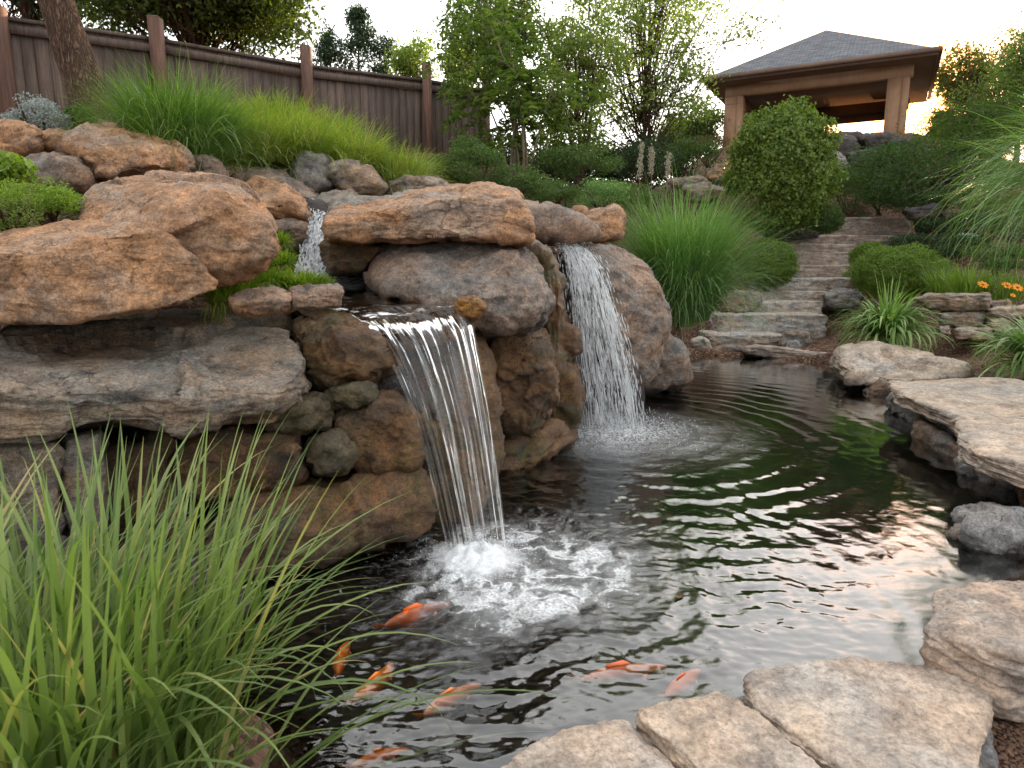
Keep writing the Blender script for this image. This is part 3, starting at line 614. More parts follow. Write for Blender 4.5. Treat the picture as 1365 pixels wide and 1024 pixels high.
CT = [(-.9, 1.2, .05), (-2, 1.5, .05), (0, .8, .03), (1.4, 1.5, .03), (2.2, 1.9, .05), (3.2, 2.6, .1), (3.6, 3.6, .15), (4.3, 5.2, .22), (5.2, 6.6, .24), (7, 7.5, .45), (5.5, 8.0, .3), (4.8, 9.2, .22), (6.6, 9.2, .75), (8.5, 9.0, 1.0),
      (3.4, 11.0, .15), (5.0, 11.1, .12), (3.0, 10.6, .1), (6.2, 11.2, .7), (6.8, 12.8, 1.25), (2.2, 10.2, .3), (2.4, 12.5, .8), (3.2, 14, 1.5),
      (-2.4, 3.4, .75), (-3.5, 3.6, .9), (-1.6, 3.9, .95), (-.4, 4.6, 1.0), (-2.8, 4.6, 1.55), (-4.4, 4.6, 1.6), (-3.6, 5.6, 1.85), (-2.2, 5.9, 1.75), (-1.0, 6.0, 1.6), (0.0, 6.2, 1.55), (.8, 7.2, 1.5), (1.4, 8.6, 1.25),
      (-4.2, 7.2, 2.5), (-6.3, 9.0, 3.0), (-3.5, 9.0, 2.8), (-2.0, 8.0, 2.3), (-4.9, 10.2, 3.1), (-3.2, 11.5, 3.3), (-1.5, 13.0, 3.4), (-.6, 13.8, 3.4), (-1.0, 10.5, 2.6), (.3, 9.5, 1.9), (1.0, 12, 2.2), (2, 16, 3.0), (0, 18, 3.6), (-12, 10, 3.2), (-8, 16, 4), (-8, 5, 2.0), (-6, 1, .3),
      (5.2, 16.5, 2.7), (8, 16.5, 2.9), (6.5, 18, 3.6), (8.5, 18.2, 4.3), (10.5, 19.3, 4.9), (10.5, 23.5, 5.1), (13, 22, 5.0), (7, 22, 5.0), (11, 27, 5.2), (6.5, 20, 4.2), (12, 17, 3.8), (9.6, 14.5, 2.2), (13, 12, 2.0), (15, 17, 3.5), (9, 11, 1.2), (16, 25, 4.8), (3, 22, 4.0),
      (-20, 30, 4.5), (0, 40, 4.8), (20, 40, 5), (30, 20, 4), (14, 5, .9), (-20, -5, .5), (12, -8, .3), (0, -8, .1), (60, 60, 5), (-60, 60, 5), (60, -40, 1), (-60, -40, 1), (0, 120, 5), (7.5, 4.0, .4), (3.9, 10.5, 0), (4.6, 10.45, .0), (3.2, 10.8, .02), (5.0, 7.3, .06), (5.7, 7.7, .12), (4.5, 8.2, .08), (6.4, 8.3, .3), (5.3, 8.6, .2), (-14, -2, .5), (2.5, 0, .05)]
for (xl, xr, Y, z) in STEPZ: CT += [(xl + .1, Y + .3, z - .5), (xr - .1, Y + .3, z - .5), ((xl + xr) / 2, Y + .1, z - .5)]
CT = np.array(CT)
def ground_z(Q):
    Q = np.asarray(Q, float)
    zs = np.zeros(len(Q)); ws = np.zeros(len(Q))
    for x, y, z in CT:
        d2 = (Q[:, 0] - x) ** 2 + (Q[:, 1] - y) ** 2 + .02; k = 1 / d2 ** 1.7; zs += k * z; ws += k
    z = zs / ws
    d = polydist(Q, POND)
    t = sstep(-.12, .30, d); z = -.75 * (1 - t) + z * t
    X = np.c_[Q, np.zeros(len(Q))]
    z += (.03 * fbm(X * 1.6, 3, 77) + .012 * fbm(X * 9, 3, 78)) * sstep(-.05, .2, d)
    return z
def gz(x, y): return float(ground_z([(x, y)])[0])
def axis(lo_, hi, fine0, fine1, df, dc):
    a = [fine0]
    while a[-1] < fine1: a.append(a[-1] + df)
    s = df
    while a[-1] < hi: s *= 1.09; a.append(a[-1] + min(s, dc))
    b = [fine0]; s = df
    while b[-1] > lo_: s *= 1.09; b.append(b[-1] - min(s, dc))
    return np.array(b[:0:-1] + a)
gx = axis(-160, 160, -5, 8, .05, 12); gy = axis(-40, 220, .6, 12, .05, 12)
GX, GY = np.meshgrid(gx, gy); Q = np.c_[GX.ravel(), GY.ravel()]
def grid_faces(nx, ny):
    i = np.arange(ny - 1)[:, None] * nx; j = np.arange(nx - 1)[None]
    return np.stack([i + j, i + j + 1, i + nx + j + 1, i + nx + j], -1).reshape(-1, 4)
GZ = ground_z(Q)
m, nt = newmat('mulch_and_soil')
tc = N(nt, 'ShaderNodeTexCoord'); v = tc.outputs['Object']
vo = N(nt, 'ShaderNodeTexVoronoi'); vo.inputs['Scale'].default_value = 38; vo.inputs['Randomness'].default_value = 1; L(nt, v, vo.inputs['Vector'])
sh = N(nt, 'ShaderNodeSeparateColor'); L(nt, vo.outputs['Color'], sh.inputs[0])
c = ramp(nt, sh.outputs[0], [(0, (.055, .030, .020)), (.45, (.13, .072, .048)), (.8, (.20, .12, .08)), (1, (.30, .21, .15))])
c = mixc(nt, .6, c, ramp(nt, noise(nt, v, 3, 5), [(.3, (.5, .5, .5)), (.7, (1.3, 1.25, 1.2))]), 'MULTIPLY')
gm = ramp(nt, noise(nt, v, .9, 6, .6), [(.52, (0, 0, 0)), (.62, (1, 1, 1))])
geo = N(nt, 'ShaderNodeSeparateXYZ'); L(nt, v, geo.inputs[0])
far = ramp(nt, math_(nt, 'MULTIPLY_ADD', geo.outputs[1], 1 / 20, 0), [(.55, (0, 0, 0)), (.8, (1, 1, 1))])
c = mixc(nt, math_(nt, 'MULTIPLY', gm, far), c, (.05, .075, .02))
hgt = math_(nt, 'ADD', math_(nt, 'MULTIPLY', vo.outputs['Distance'], -1.0), noise(nt, v, 60, 4))
out(nt, pbsdf(nt, c, .9, bump(nt, hgt, .9, .02), .2).outputs[0])
tag(mk('ground', np.c_[Q, GZ], grid_faces(len(gx), len(gy)), m, origin=(0, 0, 0)), 'brown mulch and soil banks around the pond', None, None, 'structure')

# ================================================================== pond water
I1 = W(635, 742)[:2]; I2 = W(815, 572)[:2]
def ywater():
    a = [.85]
    while a[-1] < 12.5: a.append(a[-1] + .0042 * a[-1])
    return np.array(a)
wx = np.linspace(-3.4, 6.6, 820); wy = ywater()
WX, WY = np.meshgrid(wx, wy); WQ = np.c_[WX.ravel(), WY.ravel()]
def water_h(Q):
    X = np.c_[Q, np.zeros(len(Q))]
    wob = fbm(X * 1.1, 3, 5)
    h = np.zeros(len(Q))
    for (c, A, lam, dec, ph, core) in ((I1, .0085, .17, .95, 0., .2), (I1, .004, .09, .6, 2., .2), (I2, .015, .25, 1.15, 1., .35), (I2, .006, .13, .8, 3., .3)):
        d = Q - c; r = np.hypot(d[:, 0], d[:, 1]) + .10 * wob + .05 * fbm(X * 3.1, 2, 9)
        an = np.arctan2(d[:, 1], d[:, 0]); brk = .55 + .75 * pn(np.c_[np.cos(an) * 2.3, np.sin(an) * 2.3, r * 1.4], 3)
        env = np.exp(-r / dec) * sstep(0, core, r) * np.clip(brk, .1, 1.4)
        h += A * env * np.sin(2 * math.pi * r / lam + ph)
    r1 = np.hypot(*(Q - I1).T); r2 = np.hypot(*(Q - I2).T)
    ch = .95 * np.exp(-(r1 / 1.05) ** 2) * (.75 + .8 * sstep(-.3, .5, pn(X * 1.7, 90))) + .2 * np.exp(-r1 / 1.0) + .8 * np.exp(-r2 / .8) + .008
    h += ch * (.013 * fbm(X * np.array((5, 7, 1)) + .9 * np.stack([fbm(X * 3, 2, 91), fbm(X * 3, 2, 92), wob * 0], 1), 4, 21) + .003 * ridge(X * np.array((8, 10, 1)) + 1.5 * np.stack([fbm(X * 4, 2, 93), fbm(X * 4, 2, 94), wob], 1), 3, 23) + .0055 * fbm(X * np.array((24, 34, 1)), 2, 24))
    dx = pn(X * np.array((.9, 2.6, 1)), 40); h += (.0014 * dx) * sstep(1.2, 4.5, r2 * 0 + Q[:, 1] - 1) + .0006 * pn(X * np.array((3.2, 8, 1)), 41)
    # mound of the main plunge and its dent
    h += .05 * np.exp(-((r1 - .03) / .10) ** 2) * (1 + .9 * fbm(X * 16, 4, 50)) + .012 * np.exp(-(r1 / .35) ** 2) * fbm(X * 22, 3, 52) - .01 * np.exp(-((r1 - .24) / .07) ** 2)
    h += .03 * np.exp(-(r2 / .22) ** 2) * (1 + .8 * fbm(X * 14, 3, 51))
    return h
WH = water_h(WQ)
m, nt = newmat('pond_water')
tc = N(nt, 'ShaderNodeTexCoord'); v = tc.outputs['Object']
def dist_to(c, warp=0.0):
    s = N(nt, 'ShaderNodeVectorMath', operation='SUBTRACT'); L(nt, v, s.inputs[0]); s.inputs[1].default_value = (c[0], c[1], 0)
    fl = N(nt, 'ShaderNodeVectorMath', operation='MULTIPLY'); L(nt, s.outputs[0], fl.inputs[0]); fl.inputs[1].default_value = (1, 1, 0)
    l = N(nt, 'ShaderNodeVectorMath', operation='LENGTH'); L(nt, fl.outputs[0], l.inputs[0]); return l.outputs['Value']
d1 = dist_to(I1); d1b = dist_to(I1 + np.array((.22, -.12))); d2 = dist_to(I2)
# swirling foam: warped coordinates, thin ridges of noise
wn = N(nt, 'ShaderNodeTexNoise'); wn.inputs['Scale'].default_value = 5.5; wn.inputs['Detail'].default_value = 3; L(nt, v, wn.inputs['Vector'])
wa = N(nt, 'ShaderNodeVectorMath', operation='MULTIPLY_ADD'); L(nt, wn.outputs[1], wa.inputs[0]); wa.inputs[1].default_value = (.34, .34, 0); L(nt, v, wa.inputs[2])
f1 = noise(nt, wa.outputs[0], 3.6, 3, .5)
rd = math_(nt, 'ABSOLUTE', math_(nt, 'SUBTRACT', f1, .5))
ridg = ramp(nt, rd, [(0, (1, 1, 1)), (.022, (.9, .9, .9)), (.05, (.35, .35, .35)), (.10, (0, 0, 0))])
bub = ramp(nt, noise(nt, v, 70, 5, .75), [(.36, (0, 0, 0)), (.60, (1, 1, 1))])
pw = math_(nt, 'MULTIPLY_ADD', noise(nt, v, 3.4, 5, .62), .9, -.45)
d1w = math_(nt, 'ADD', d1b, pw); d1c = math_(nt, 'ADD', d1, math_(nt, 'MULTIPLY', pw, 1.1)); d2w = math_(nt, 'ADD', d2, math_(nt, 'MULTIPLY', pw, .9))
env1 = ramp(nt, d1w, [(0, (1, 1, 1)), (.36, (.9, .9, .9)), (.60, (0, 0, 0))])
env2 = ramp(nt, math_(nt, 'ADD', d1, math_(nt, 'MULTIPLY_ADD', noise(nt, v, 12, 5, .6), .3, -.15)), [(.0, (1, 1, 1)), (.12, (1, 1, 1)), (.27, (0, 0, 0))])
fo = math_(nt, 'MULTIPLY', math_(nt, 'MULTIPLY', ridg, env1), math_(nt, 'MULTIPLY_ADD', bub, .75, .25))
core = math_(nt, 'MULTIPLY', env2, math_(nt, 'MULTIPLY_ADD', bub, .25, .75))
# fizz flecks further out, along the current
mpf = N(nt, 'ShaderNodeMapping'); mpf.inputs['Scale'].default_value = (1, 1.6, 1); mpf.inputs['Rotation'].default_value = (0, 0, .5); L(nt, wa.outputs[0], mpf.inputs[0])
fz = ramp(nt, noise(nt, mpf.outputs[0], 26, 7, .78), [(.58, (0, 0, 0)), (.68, (1, 1, 1))])
env3 = ramp(nt, d1c, [(.15, (.9, .9, .9)), (.50, (.45, .45, .45)), (1.0, (0, 0, 0))])
env4 = ramp(nt, d2w, [(0, (1, 1, 1)), (.18, (.9, .9, .9)), (.55, (.35, .35, .35)), (1.0, (0, 0, 0))])
b2 = ramp(nt, noise(nt, v, 42, 6, .8), [(.44, (0, 0, 0)), (.60, (1, 1, 1))])
fo2 = math_(nt, 'MULTIPLY', env4, b2)
milk = math_(nt, 'MULTIPLY', math_(nt, 'MULTIPLY', ramp(nt, d1w, [(0, (.4, .4, .4)), (.25, (.2, .2, .2)), (.5, (0, 0, 0))]), ramp(nt, noise(nt, wa.outputs[0], 4, 5, .65), [(.38, (0, 0, 0)), (.58, (1, 1, 1))])), math_(nt, 'MULTIPLY_ADD', bub, .6, .4))
fo = math_(nt, 'MAXIMUM', fo, milk)
foam = math_(nt, 'MAXIMUM', math_(nt, 'MAXIMUM', fo, core), math_(nt, 'MAXIMUM', math_(nt, 'MULTIPLY', fz, env3), fo2), clamp=True)
nb = bump(nt, noise(nt, wa.outputs[0], 30, 6, .65), .30, .012)
e5 = ramp(nt, math_(nt, 'MINIMUM', d1, math_(nt, 'MULTIPLY', d2, .7)), [(.2, (1, 1, 1)), (1.7, (.03, .03, .03))])
bb = N(nt, 'ShaderNodeBump'); bb.inputs['Distance'].default_value = .022; L(nt, math_(nt, 'MULTIPLY', e5, .85), bb.inputs['Strength']); L(nt, noise(nt, wa.outputs[0], 26, 6, .62), bb.inputs['Height'])
fr = N(nt, 'ShaderNodeFresnel'); fr.inputs['IOR'].default_value = 1.48; L(nt, bb.outputs[0], fr.inputs['Normal'])
gl = N(nt, 'ShaderNodeBsdfGlossy'); gl.inputs['Roughness'].default_value = .02; L(nt, bb.outputs[0], gl.inputs['Normal']); gl.inputs['Color'].default_value = (.97, .97, .97, 1)
tr = N(nt, 'ShaderNodeBsdfTransparent'); tr.inputs['Color'].default_value = (.80, .84, .78, 1)
x1 = N(nt, 'ShaderNodeMixShader'); L(nt, math_(nt, 'MULTIPLY_ADD', fr.outputs[0], 1.7, .01, clamp=True), x1.inputs[0]); L(nt, tr.outputs[0], x1.inputs[1]); L(nt, gl.outputs[0], x1.inputs[2])
fb = pbsdf(nt, (.93, .95, .96), .45, bump(nt, bub, .5, .01), .4)
x2 = N(nt, 'ShaderNodeMixShader'); L(nt, math_(nt, 'MULTIPLY', foam, 1.05, clamp=True), x2.inputs[0]); L(nt, x1.outputs[0], x2.inputs[1]); L(nt, fb.outputs[0], x2.inputs[2])
out(nt, x2.outputs[0])
keep = polydist(WQ, POND) < .9
Fw = grid_faces(len(wx), len(wy)); Fw = Fw[keep[Fw].all(1)]
used = np.zeros(len(WQ), bool); used[Fw.ravel()] = True; idx = np.cumsum(used) - 1
tag(mk('pond_water', np.c_[WQ, WH][used], idx[Fw], m, origin=(0, 0, 0)), 'dark rippling pond water with white foam under the falls', None, None, 'structure')
# dark bed: part of the ground is brown mulch, so a dark pond liner lies in the hole
m, nt = newmat('pond_bed')
tc = N(nt, 'ShaderNodeTexCoord')
out(nt, pbsdf(nt, ramp(nt, noise(nt, tc.outputs['Object'], 2.5, 6), [(.35, (.006, .009, .006)), (.7, (.022, .026, .016))]), .8, None, .1).outputs[0])
lx = np.arange(-3.4, 6.4, .1); ly = np.arange(1.0, 11.4, .1); LX, LY = np.meshgrid(lx, ly); LQ = np.c_[LX.ravel(), LY.ravel()]
lk = polydist(LQ, POND) < .10; lf = grid_faces(len(lx), len(ly)); lf = lf[lk[lf].all(1)]
u_ = np.zeros(len(LQ), bool); u_[lf.ravel()] = True; ix = np.cumsum(u_) - 1
LZ = -.42 + .38 * sstep(-.35, .08, polydist(LQ, POND)) + .03 * fbm(np.c_[LQ, LQ[:, :1] * 0] * 2, 2, 3)
LZ = np.maximum(LZ, ground_z(LQ) + .02)
LZ = np.minimum(LZ, np.where(polydist(LQ, POND) < 0, -.05, .01))
tag(mk('pond_bed', np.c_[LQ, LZ][u_], ix[lf], m, origin=(0, 0, 0)), 'dark algae covered pond bed', None, None, 'structure')

# leaves drifting on the surface
LV = wood_mat('dead_leaf', (.05, .03, .015), (.16, .09, .03), (9, 9, 9), .6, .3)
for i, (px, py, s, lb) in enumerate(((1186, 740, .022, 'dark floating leaf nearest to the rough grey rock'), (1130, 722, .018, 'tiny floating leaf left of the golden reflection'), (1135, 778, .020, 'curled floating leaf above the large thick slab corner'), (1095, 792, .015, 'brown floating leaf left of the curled one'), (1065, 700, .022, 'long floating leaf in the calm water'), (1120, 712, .016, 'small dark floating leaf on the bright reflection'), (905, 798, .026, 'tan floating leaf at the edge of the ripples'), (1040, 828, .016, 'small floating leaf near the largest flagstone'))):
    c = np.array((*W(px, py)[:2], 0)); c[2] = float(water_h(c[None, :2])[0]) + .004; a = rng.uniform(0, 6.28); n_ = 9; t_ = np.linspace(0, 1, n_); wd = .42 * np.sin(t_ * math.pi) ** .8 * s + .0004
    ax = np.array((math.cos(a), math.sin(a), 0)); bx = np.array((-ax[1], ax[0], 0)); mid = c + ax * ((t_ - .5) * 2 * s)[:, None] + np.array((0, 0, 1)) * (.25 * s * (2 * t_ - 1) ** 2)[:, None]
    V = np.concatenate([mid - bx * wd[:, None] + (0, 0, .12 * s), mid, mid + bx * wd[:, None] + (0, 0, .12 * s)]); j = np.arange(n_ - 1)
    F = np.concatenate([np.stack([j, j + 1, n_ + j + 1, n_ + j], 1), np.stack([n_ + j, n_ + j + 1, 2 * n_ + j + 1, 2 * n_ + j], 1)]); tag(mk('floating_leaf', V, F, LV), lb, 'leaf', 'leaves floating on the pond')

# ================================================================== falling water
def water_fall_mat(name, u_scale, t_scale, white, thr, clear=.9):
    m, nt = newmat(name)
    at = N(nt, 'ShaderNodeAttribute', attribute_name='flow')
    mp = N(nt, 'ShaderNodeMapping'); mp.inputs['Scale'].default_value = (u_scale, t_scale, 1); L(nt, at.outputs['Vector'], mp.inputs[0])
    mp2 = N(nt, 'ShaderNodeMapping'); mp2.inputs['Scale'].default_value = (u_scale * .35, t_scale * 1.1, 1); L(nt, at.outputs['Vector'], mp2.inputs[0])
    s1 = noise(nt, mp.outputs[0], 1.0, 3, .55, .5); s2 = noise(nt, mp2.outputs[0], 1.0, 3, .5, .2)
    st = math_(nt, 'MULTIPLY', ramp(nt, s1, [(thr, (0, 0, 0)), (thr + .24, (1, 1, 1))]), ramp(nt, s2, [(.40, (.0, .0, .0)), (.62, (1, 1, 1))]))
    hb = bump(nt, math_(nt, 'ADD', math_(nt, 'MULTIPLY', s1, .7), math_(nt, 'MULTIPLY', s2, 1.6)), .8, .04)
    fr = N(nt, 'ShaderNodeFresnel'); fr.inputs['IOR'].default_value = 1.33; L(nt, hb, fr.inputs['Normal'])
    gl = N(nt, 'ShaderNodeBsdfGlossy'); gl.inputs['Roughness'].default_value = .10; L(nt, hb, gl.inputs['Normal'])
    tr = N(nt, 'ShaderNodeBsdfTransparent'); tr.inputs['Color'].default_value = (clear, clear, clear * .99, 1)
    x1 = N(nt, 'ShaderNodeMixShader'); L(nt, math_(nt, 'MULTIPLY_ADD', fr.outputs[0], .9, .03, clamp=True), x1.inputs[0]); L(nt, tr.outputs[0], x1.inputs[1]); L(nt, gl.outputs[0], x1.inputs[2])
    df = pbsdf(nt, (.86, .89, .92), .25, hb, .6)
    tl = N(nt, 'ShaderNodeBsdfTranslucent'); tl.inputs[0].default_value = (.86, .89, .92, 1)
    xw = N(nt, 'ShaderNodeMixShader'); xw.inputs[0].default_value = .45; L(nt, df.outputs[0], xw.inputs[1]); L(nt, tl.outputs[0], xw.inputs[2])
    x2 = N(nt, 'ShaderNodeMixShader'); L(nt, math_(nt, 'MULTIPLY', st, white), x2.inputs[0]); L(nt, x1.outputs[0], x2.inputs[1]); L(nt, xw.outputs[0], x2.inputs[2])
    out(nt, x2.outputs[0]); return m
def catmull(pts, n):
    pts = np.asarray(pts, float); p = np.vstack([2 * pts[0] - pts[1], pts, 2 * pts[-1] - pts[-2]]); k = len(pts) - 1
    t = np.linspace(0, k - 1e-6, n); i = t.astype(int); f = (t - i)[:, None]
    a, b, c, d = p[i], p[i + 1], p[i + 2], p[i + 3]
    return .5 * (2 * b + (c - a) * f + (2 * a - 5 * b + 4 * c - d) * f ** 2 + (3 * b - a - 3 * c + d) * f ** 3)
Lp = [P(462, 418, 3.62), P(484, 432, 3.46), P(498, 446, 3.38), P(520, 482, 3.33), P(549, 550, 3.27), P(576, 645, 3.20), P(598, 742, 3.13)]
Rp = [P(596, 400, 3.95), P(612, 410, 3.72), P(624, 422, 3.58), P(634, 450, 3.50), P(648, 525, 3.40), P(664, 635, 3.30), P(678, 738, 3.20)]
nu, ntt = 90, 220
Lc, Rc = catmull(Lp, ntt), catmull(Rp, ntt); uu = np.linspace(0, 1, nu); tt = np.linspace(0, 1, ntt)
V = Lc[:, None] * (1 - uu)[None, :, None] + Rc[:, None] * uu[None, :, None]
U_, T_ = np.meshgrid(uu, tt)
fl_ = np.c_[U_.ravel() * 9, T_.ravel() * .9, U_.ravel() * 0]
bul = .05 * np.sin(math.pi * U_) * sstep(.1, .5, T_) + .042 * (pn(fl_ * (.6, 1, 1), 61) + .6 * pn(fl_ * (2.2, 1.6, 1), 62)).reshape(U_.shape) * sstep(.12, .35, T_)
V[..., 1] -= bul
V[..., 0] += .010 * pn(np.c_[T_.ravel() * 6, U_.ravel() * 3, U_.ravel() * 0], 64).reshape(U_.shape) * T_
wf = thing('waterfall', 'smooth clear sheet of water falling over the stone lip in the centre', 'waterfall', I1.tolist() + [0])
mk('water_sheet', V.reshape(-1, 3), grid_faces(nu, ntt), water_fall_mat('sheet_water', 9, 1.3, .70, .50), wf, attrs={'flow': ('FLOAT_VECTOR', np.c_[U_.ravel(), T_.ravel(), U_.ravel() * 0])})
# upper pool feeding it
m, nt = newmat('stream_water')
tc = N(nt, 'ShaderNodeTexCoord'); v = tc.outputs['Object']
wb = bump(nt, noise(nt, v, 16, 5, .6, .5), .5, .02)
fr = N(nt, 'ShaderNodeFresnel'); fr.inputs['IOR'].default_value = 1.36; L(nt, wb, fr.inputs['Normal'])
gl = N(nt, 'ShaderNodeBsdfGlossy'); gl.inputs['Roughness'].default_value = .05; L(nt, wb, gl.inputs['Normal'])
tr = N(nt, 'ShaderNodeBsdfTransparent'); tr.inputs['Color'].default_value = (.72, .70, .62, 1)
x1 = N(nt, 'ShaderNodeMixShader'); L(nt, fr.outputs[0], x1.inputs[0]); L(nt, tr.outputs[0], x1.inputs[1]); L(nt, gl.outputs[0], x1.inputs[2])
dd = N(nt, 'ShaderNodeVectorMath', operation='DISTANCE'); L(nt, v, dd.inputs[0]); dd.inputs[1].default_value = tuple(P(425, 378, 4.75))
fm = math_(nt, 'MULTIPLY', ramp(nt, dd.outputs['Value'], [(.1, (1, 1, 1)), (.55, (0, 0, 0))]), ramp(nt, noise(nt, v, 30, 5, .7), [(.42, (0, 0, 0)), (.6, (1, 1, 1))]))
fb = pbsdf(nt, (.8, .84, .87), .5)
x2 = N(nt, 'ShaderNodeMixShader'); L(nt, fm, x2.inputs[0]); L(nt, x1.outputs[0], x2.inputs[1]); L(nt, fb.outputs[0], x2.inputs[2]); out(nt, x2.outputs[0])
A_ = catmull([P(372, 372, 4.95), P(388, 388, 4.3), P(430, 410, 3.75), P(470, 422, 3.58), P(486, 432, 3.44)], 90)
B_ = catmull([P(455, 368, 5.0), P(520, 374, 4.8), P(575, 384, 4.4), P(600, 400, 3.95), P(616, 412, 3.68)], 90)
uu = np.linspace(0, 1, 60); V = A_[:, None] * (1 - uu)[None, :, None] + B_[:, None] * uu[None, :, None]; V[..., 2] += .004 + .012 * fbm(V.reshape(-1, 3) * 7, 3, 70).reshape(90, 60)
tag(mk('upper_pool_water', V.reshape(-1, 3), grid_faces(60, 90), m, origin=(0, 0, 0)), 'shallow rippled pool of water above the main waterfall', None, None, 'structure')
Vb = V.copy(); c_ = Vb.mean((0, 1)); Vb = c_ + (Vb - c_) * (1.12, 1.12, 1); Vb[..., 2] -= .07
tag(mk('upper_pool_bed', Vb.reshape(-1, 3), grid_faces(60, 90), M['wet'], origin=(0, 0, 0)), 'brown rock bed below the upper pool', None, None, 'structure')

m, nt = newmat('white_water')
df = pbsdf(nt, (.95, .97, .98), .2, None, .6); tl = N(nt, 'ShaderNodeBsdfTranslucent'); tl.inputs[0].default_value = (.95, .97, .98, 1)
xw = N(nt, 'ShaderNodeMixShader'); xw.inputs[0].default_value = .4; L(nt, df.outputs[0], xw.inputs[1]); L(nt, tl.outputs[0], xw.inputs[2])
trw = N(nt, 'ShaderNodeBsdfTransparent'); xv = N(nt, 'ShaderNodeMixShader'); xv.inputs[0].default_value = .86; L(nt, trw.outputs[0], xv.inputs[1]); L(nt, xw.outputs[0], xv.inputs[2])
out(nt, xv.outputs[0]); M['white'] = m
def spindles(C, D, Ln, Wd):
    """elongated drops: centre, direction, length, width"""
    n = len(C); D = D / np.linalg.norm(D, axis=1)[:, None]; a = np.cross(D, (0.3, 1, .2)); a /= np.linalg.norm(a, axis=1)[:, None]; b = np.cross(D, a)
    Ln = Ln[:, None]; Wd = Wd[:, None]
    V = np.stack([C - D * Ln / 2, C + a * Wd / 2, C + b * Wd / 2, C - a * Wd / 2, C - b * Wd / 2, C + D * Ln / 2], 1).reshape(-1, 3)
    f = np.array([(0, 2, 1), (0, 3, 2), (0, 4, 3), (0, 1, 4), (5, 1, 2), (5, 2, 3), (5, 3, 4), (5, 4, 1)])
    return V, (np.arange(n)[:, None, None] * 6 + f).reshape(-1, 3)
def lacy(name, Lq, Rq, nu, nt_, parent, mat, seed, us, ts, thr0, thr1, wob=.03):
    Lc, Rc = catmull(Lq, nt_), catmull(Rq, nt_); uu = np.linspace(0, 1, nu); tt = np.linspace(0, 1, nt_)
    V = Lc[:, None] * (1 - uu)[None, :, None] + Rc[:, None] * uu[None, :, None]; U_, T_ = np.meshgrid(uu, tt)
    f = np.c_[U_.ravel() * us, T_.ravel() * ts, U_.ravel() * 0]
    V = V.reshape(-1, 3); V[:, 1] += wob * fbm(f * (.4, .6, 1), 3, seed + 1); V[:, 0] += wob * .5 * pn(f * (.3, 1.1, 1), seed + 2) * T_.ravel(); V[:, 2] += wob * .4 * pn(f * (.7, .7, 1), seed + 4)
    nz_ = fbm(f, 4, seed, .62) + .35 * pn(f * (.22, .35, 1), seed + 3); th = thr0 + (thr1 - thr0) * T_.ravel()
    ok = nz_ > th + .9 * (np.abs(U_.ravel() - .5) * 2) ** 6
    F = grid_faces(nu, nt_); F = F[ok[F].sum(1) >= 3]
    u_ = np.zeros(len(V), bool); u_[F.ravel()] = True; ix = np.cumsum(u_) - 1
    return mk(name, V[u_], ix[F], mat, parent, attrs={'flow': ('FLOAT_VECTOR', f[u_])})
wf2 = thing('waterfall', 'broken white waterfall splashing down between the dark boulders at the back', 'waterfall', I2.tolist() + [0])
Lq = [P(724, 322, 6.15), P(745, 330, 5.95), P(752, 350, 5.85), P(756, 400, 5.8), P(762, 470, 5.78), P(772, 570, 5.75)]
Rq = [P(768, 320, 6.3), P(785, 332, 6.0), P(808, 365, 5.85), P(830, 430, 5.75), P(848, 490, 5.72), P(862, 568, 5.7)]
lacy('water_sheet', Lq, Rq, 260, 700, wf2, M['white'], 300, 30, 6, -.42, .10)
lacy('water_sheet', [p + (0.02, -.08, 0) for p in Lq], [p + (-.03, -.1, 0) for p in Rq], 260, 900, wf2, M['white'], 340, 52, 16, .0, .20)
n = 2400; t = rng.beta(1.6, 1.0, n); u = rng.beta(1.3, 1.3, n); Lc, Rc = catmull(Lq, 400), catmull(Rq, 400); i = (t * 399).astype(int)
C = Lc[i] * (1 - u)[:, None] + Rc[i] * u[:, None] + rng.normal(size=(n, 3)) * (.03, .05, .03); Dn = (np.roll(Lc, -1, 0) - Lc)[np.minimum(i, 398)] * (1 - u)[:, None] + (np.roll(Rc, -1, 0) - Rc)[np.minimum(i, 398)] * u[:, None]
V, F = spindles(C, Dn, rng.uniform(.02, .12, n) * (.4 + t), rng.uniform(.003, .007, n)); mk('droplets', V, F, M['white'], wf2)['kind'] = 'stuff'
FILM = water_fall_mat('thin_falling_film', 26, 6, .7, .46)
def film(Lq, Rq, parent, back):
    Lc, Rc = catmull(Lq, 120), catmull(Rq, 120); uu = np.linspace(.04, .92, 50); T_ = np.repeat(np.linspace(0, 1, 120), 50); U_ = np.tile(uu, 120)
    V = (Lc[:, None] * (1 - uu)[None, :, None] + Rc[:, None] * uu[None, :, None]).reshape(-1, 3); V[:, 1] += back + .05 * fbm(np.c_[U_ * 7, T_ * 3, T_ * 0], 3, 7)
    mk('water_film', V, grid_faces(50, 120), FILM, parent, attrs={'flow': ('FLOAT_VECTOR', np.c_[U_, T_, T_ * 0])})
film(Lq, Rq, wf2, .05)
wf3 = thing('cascade', 'small white cascade tumbling into the upper pool', 'cascade', P(418, 372, 4.6))
Lq = [P(398, 266, 5.35), P(410, 276, 5.1), P(410, 300, 4.95), P(398, 335, 4.75), P(388, 372, 4.6)]
Rq = [P(440, 266, 5.4), P(443, 280, 5.15), P(436, 300, 4.95), P(438, 335, 4.78), P(440, 372, 4.6)]
lacy('water_sheet', Lq, Rq, 120, 360, wf3, M['white'], 500, 15, 12, -.45, -.25, .06)
lacy('water_sheet', [p + (0, -.05, 0) for p in Lq], [p + (0, -.05, 0) for p in Rq], 140, 420, wf3, M['white'], 540, 26, 22, -.1, .0, .04)
film(Lq, Rq, wf3, .03)
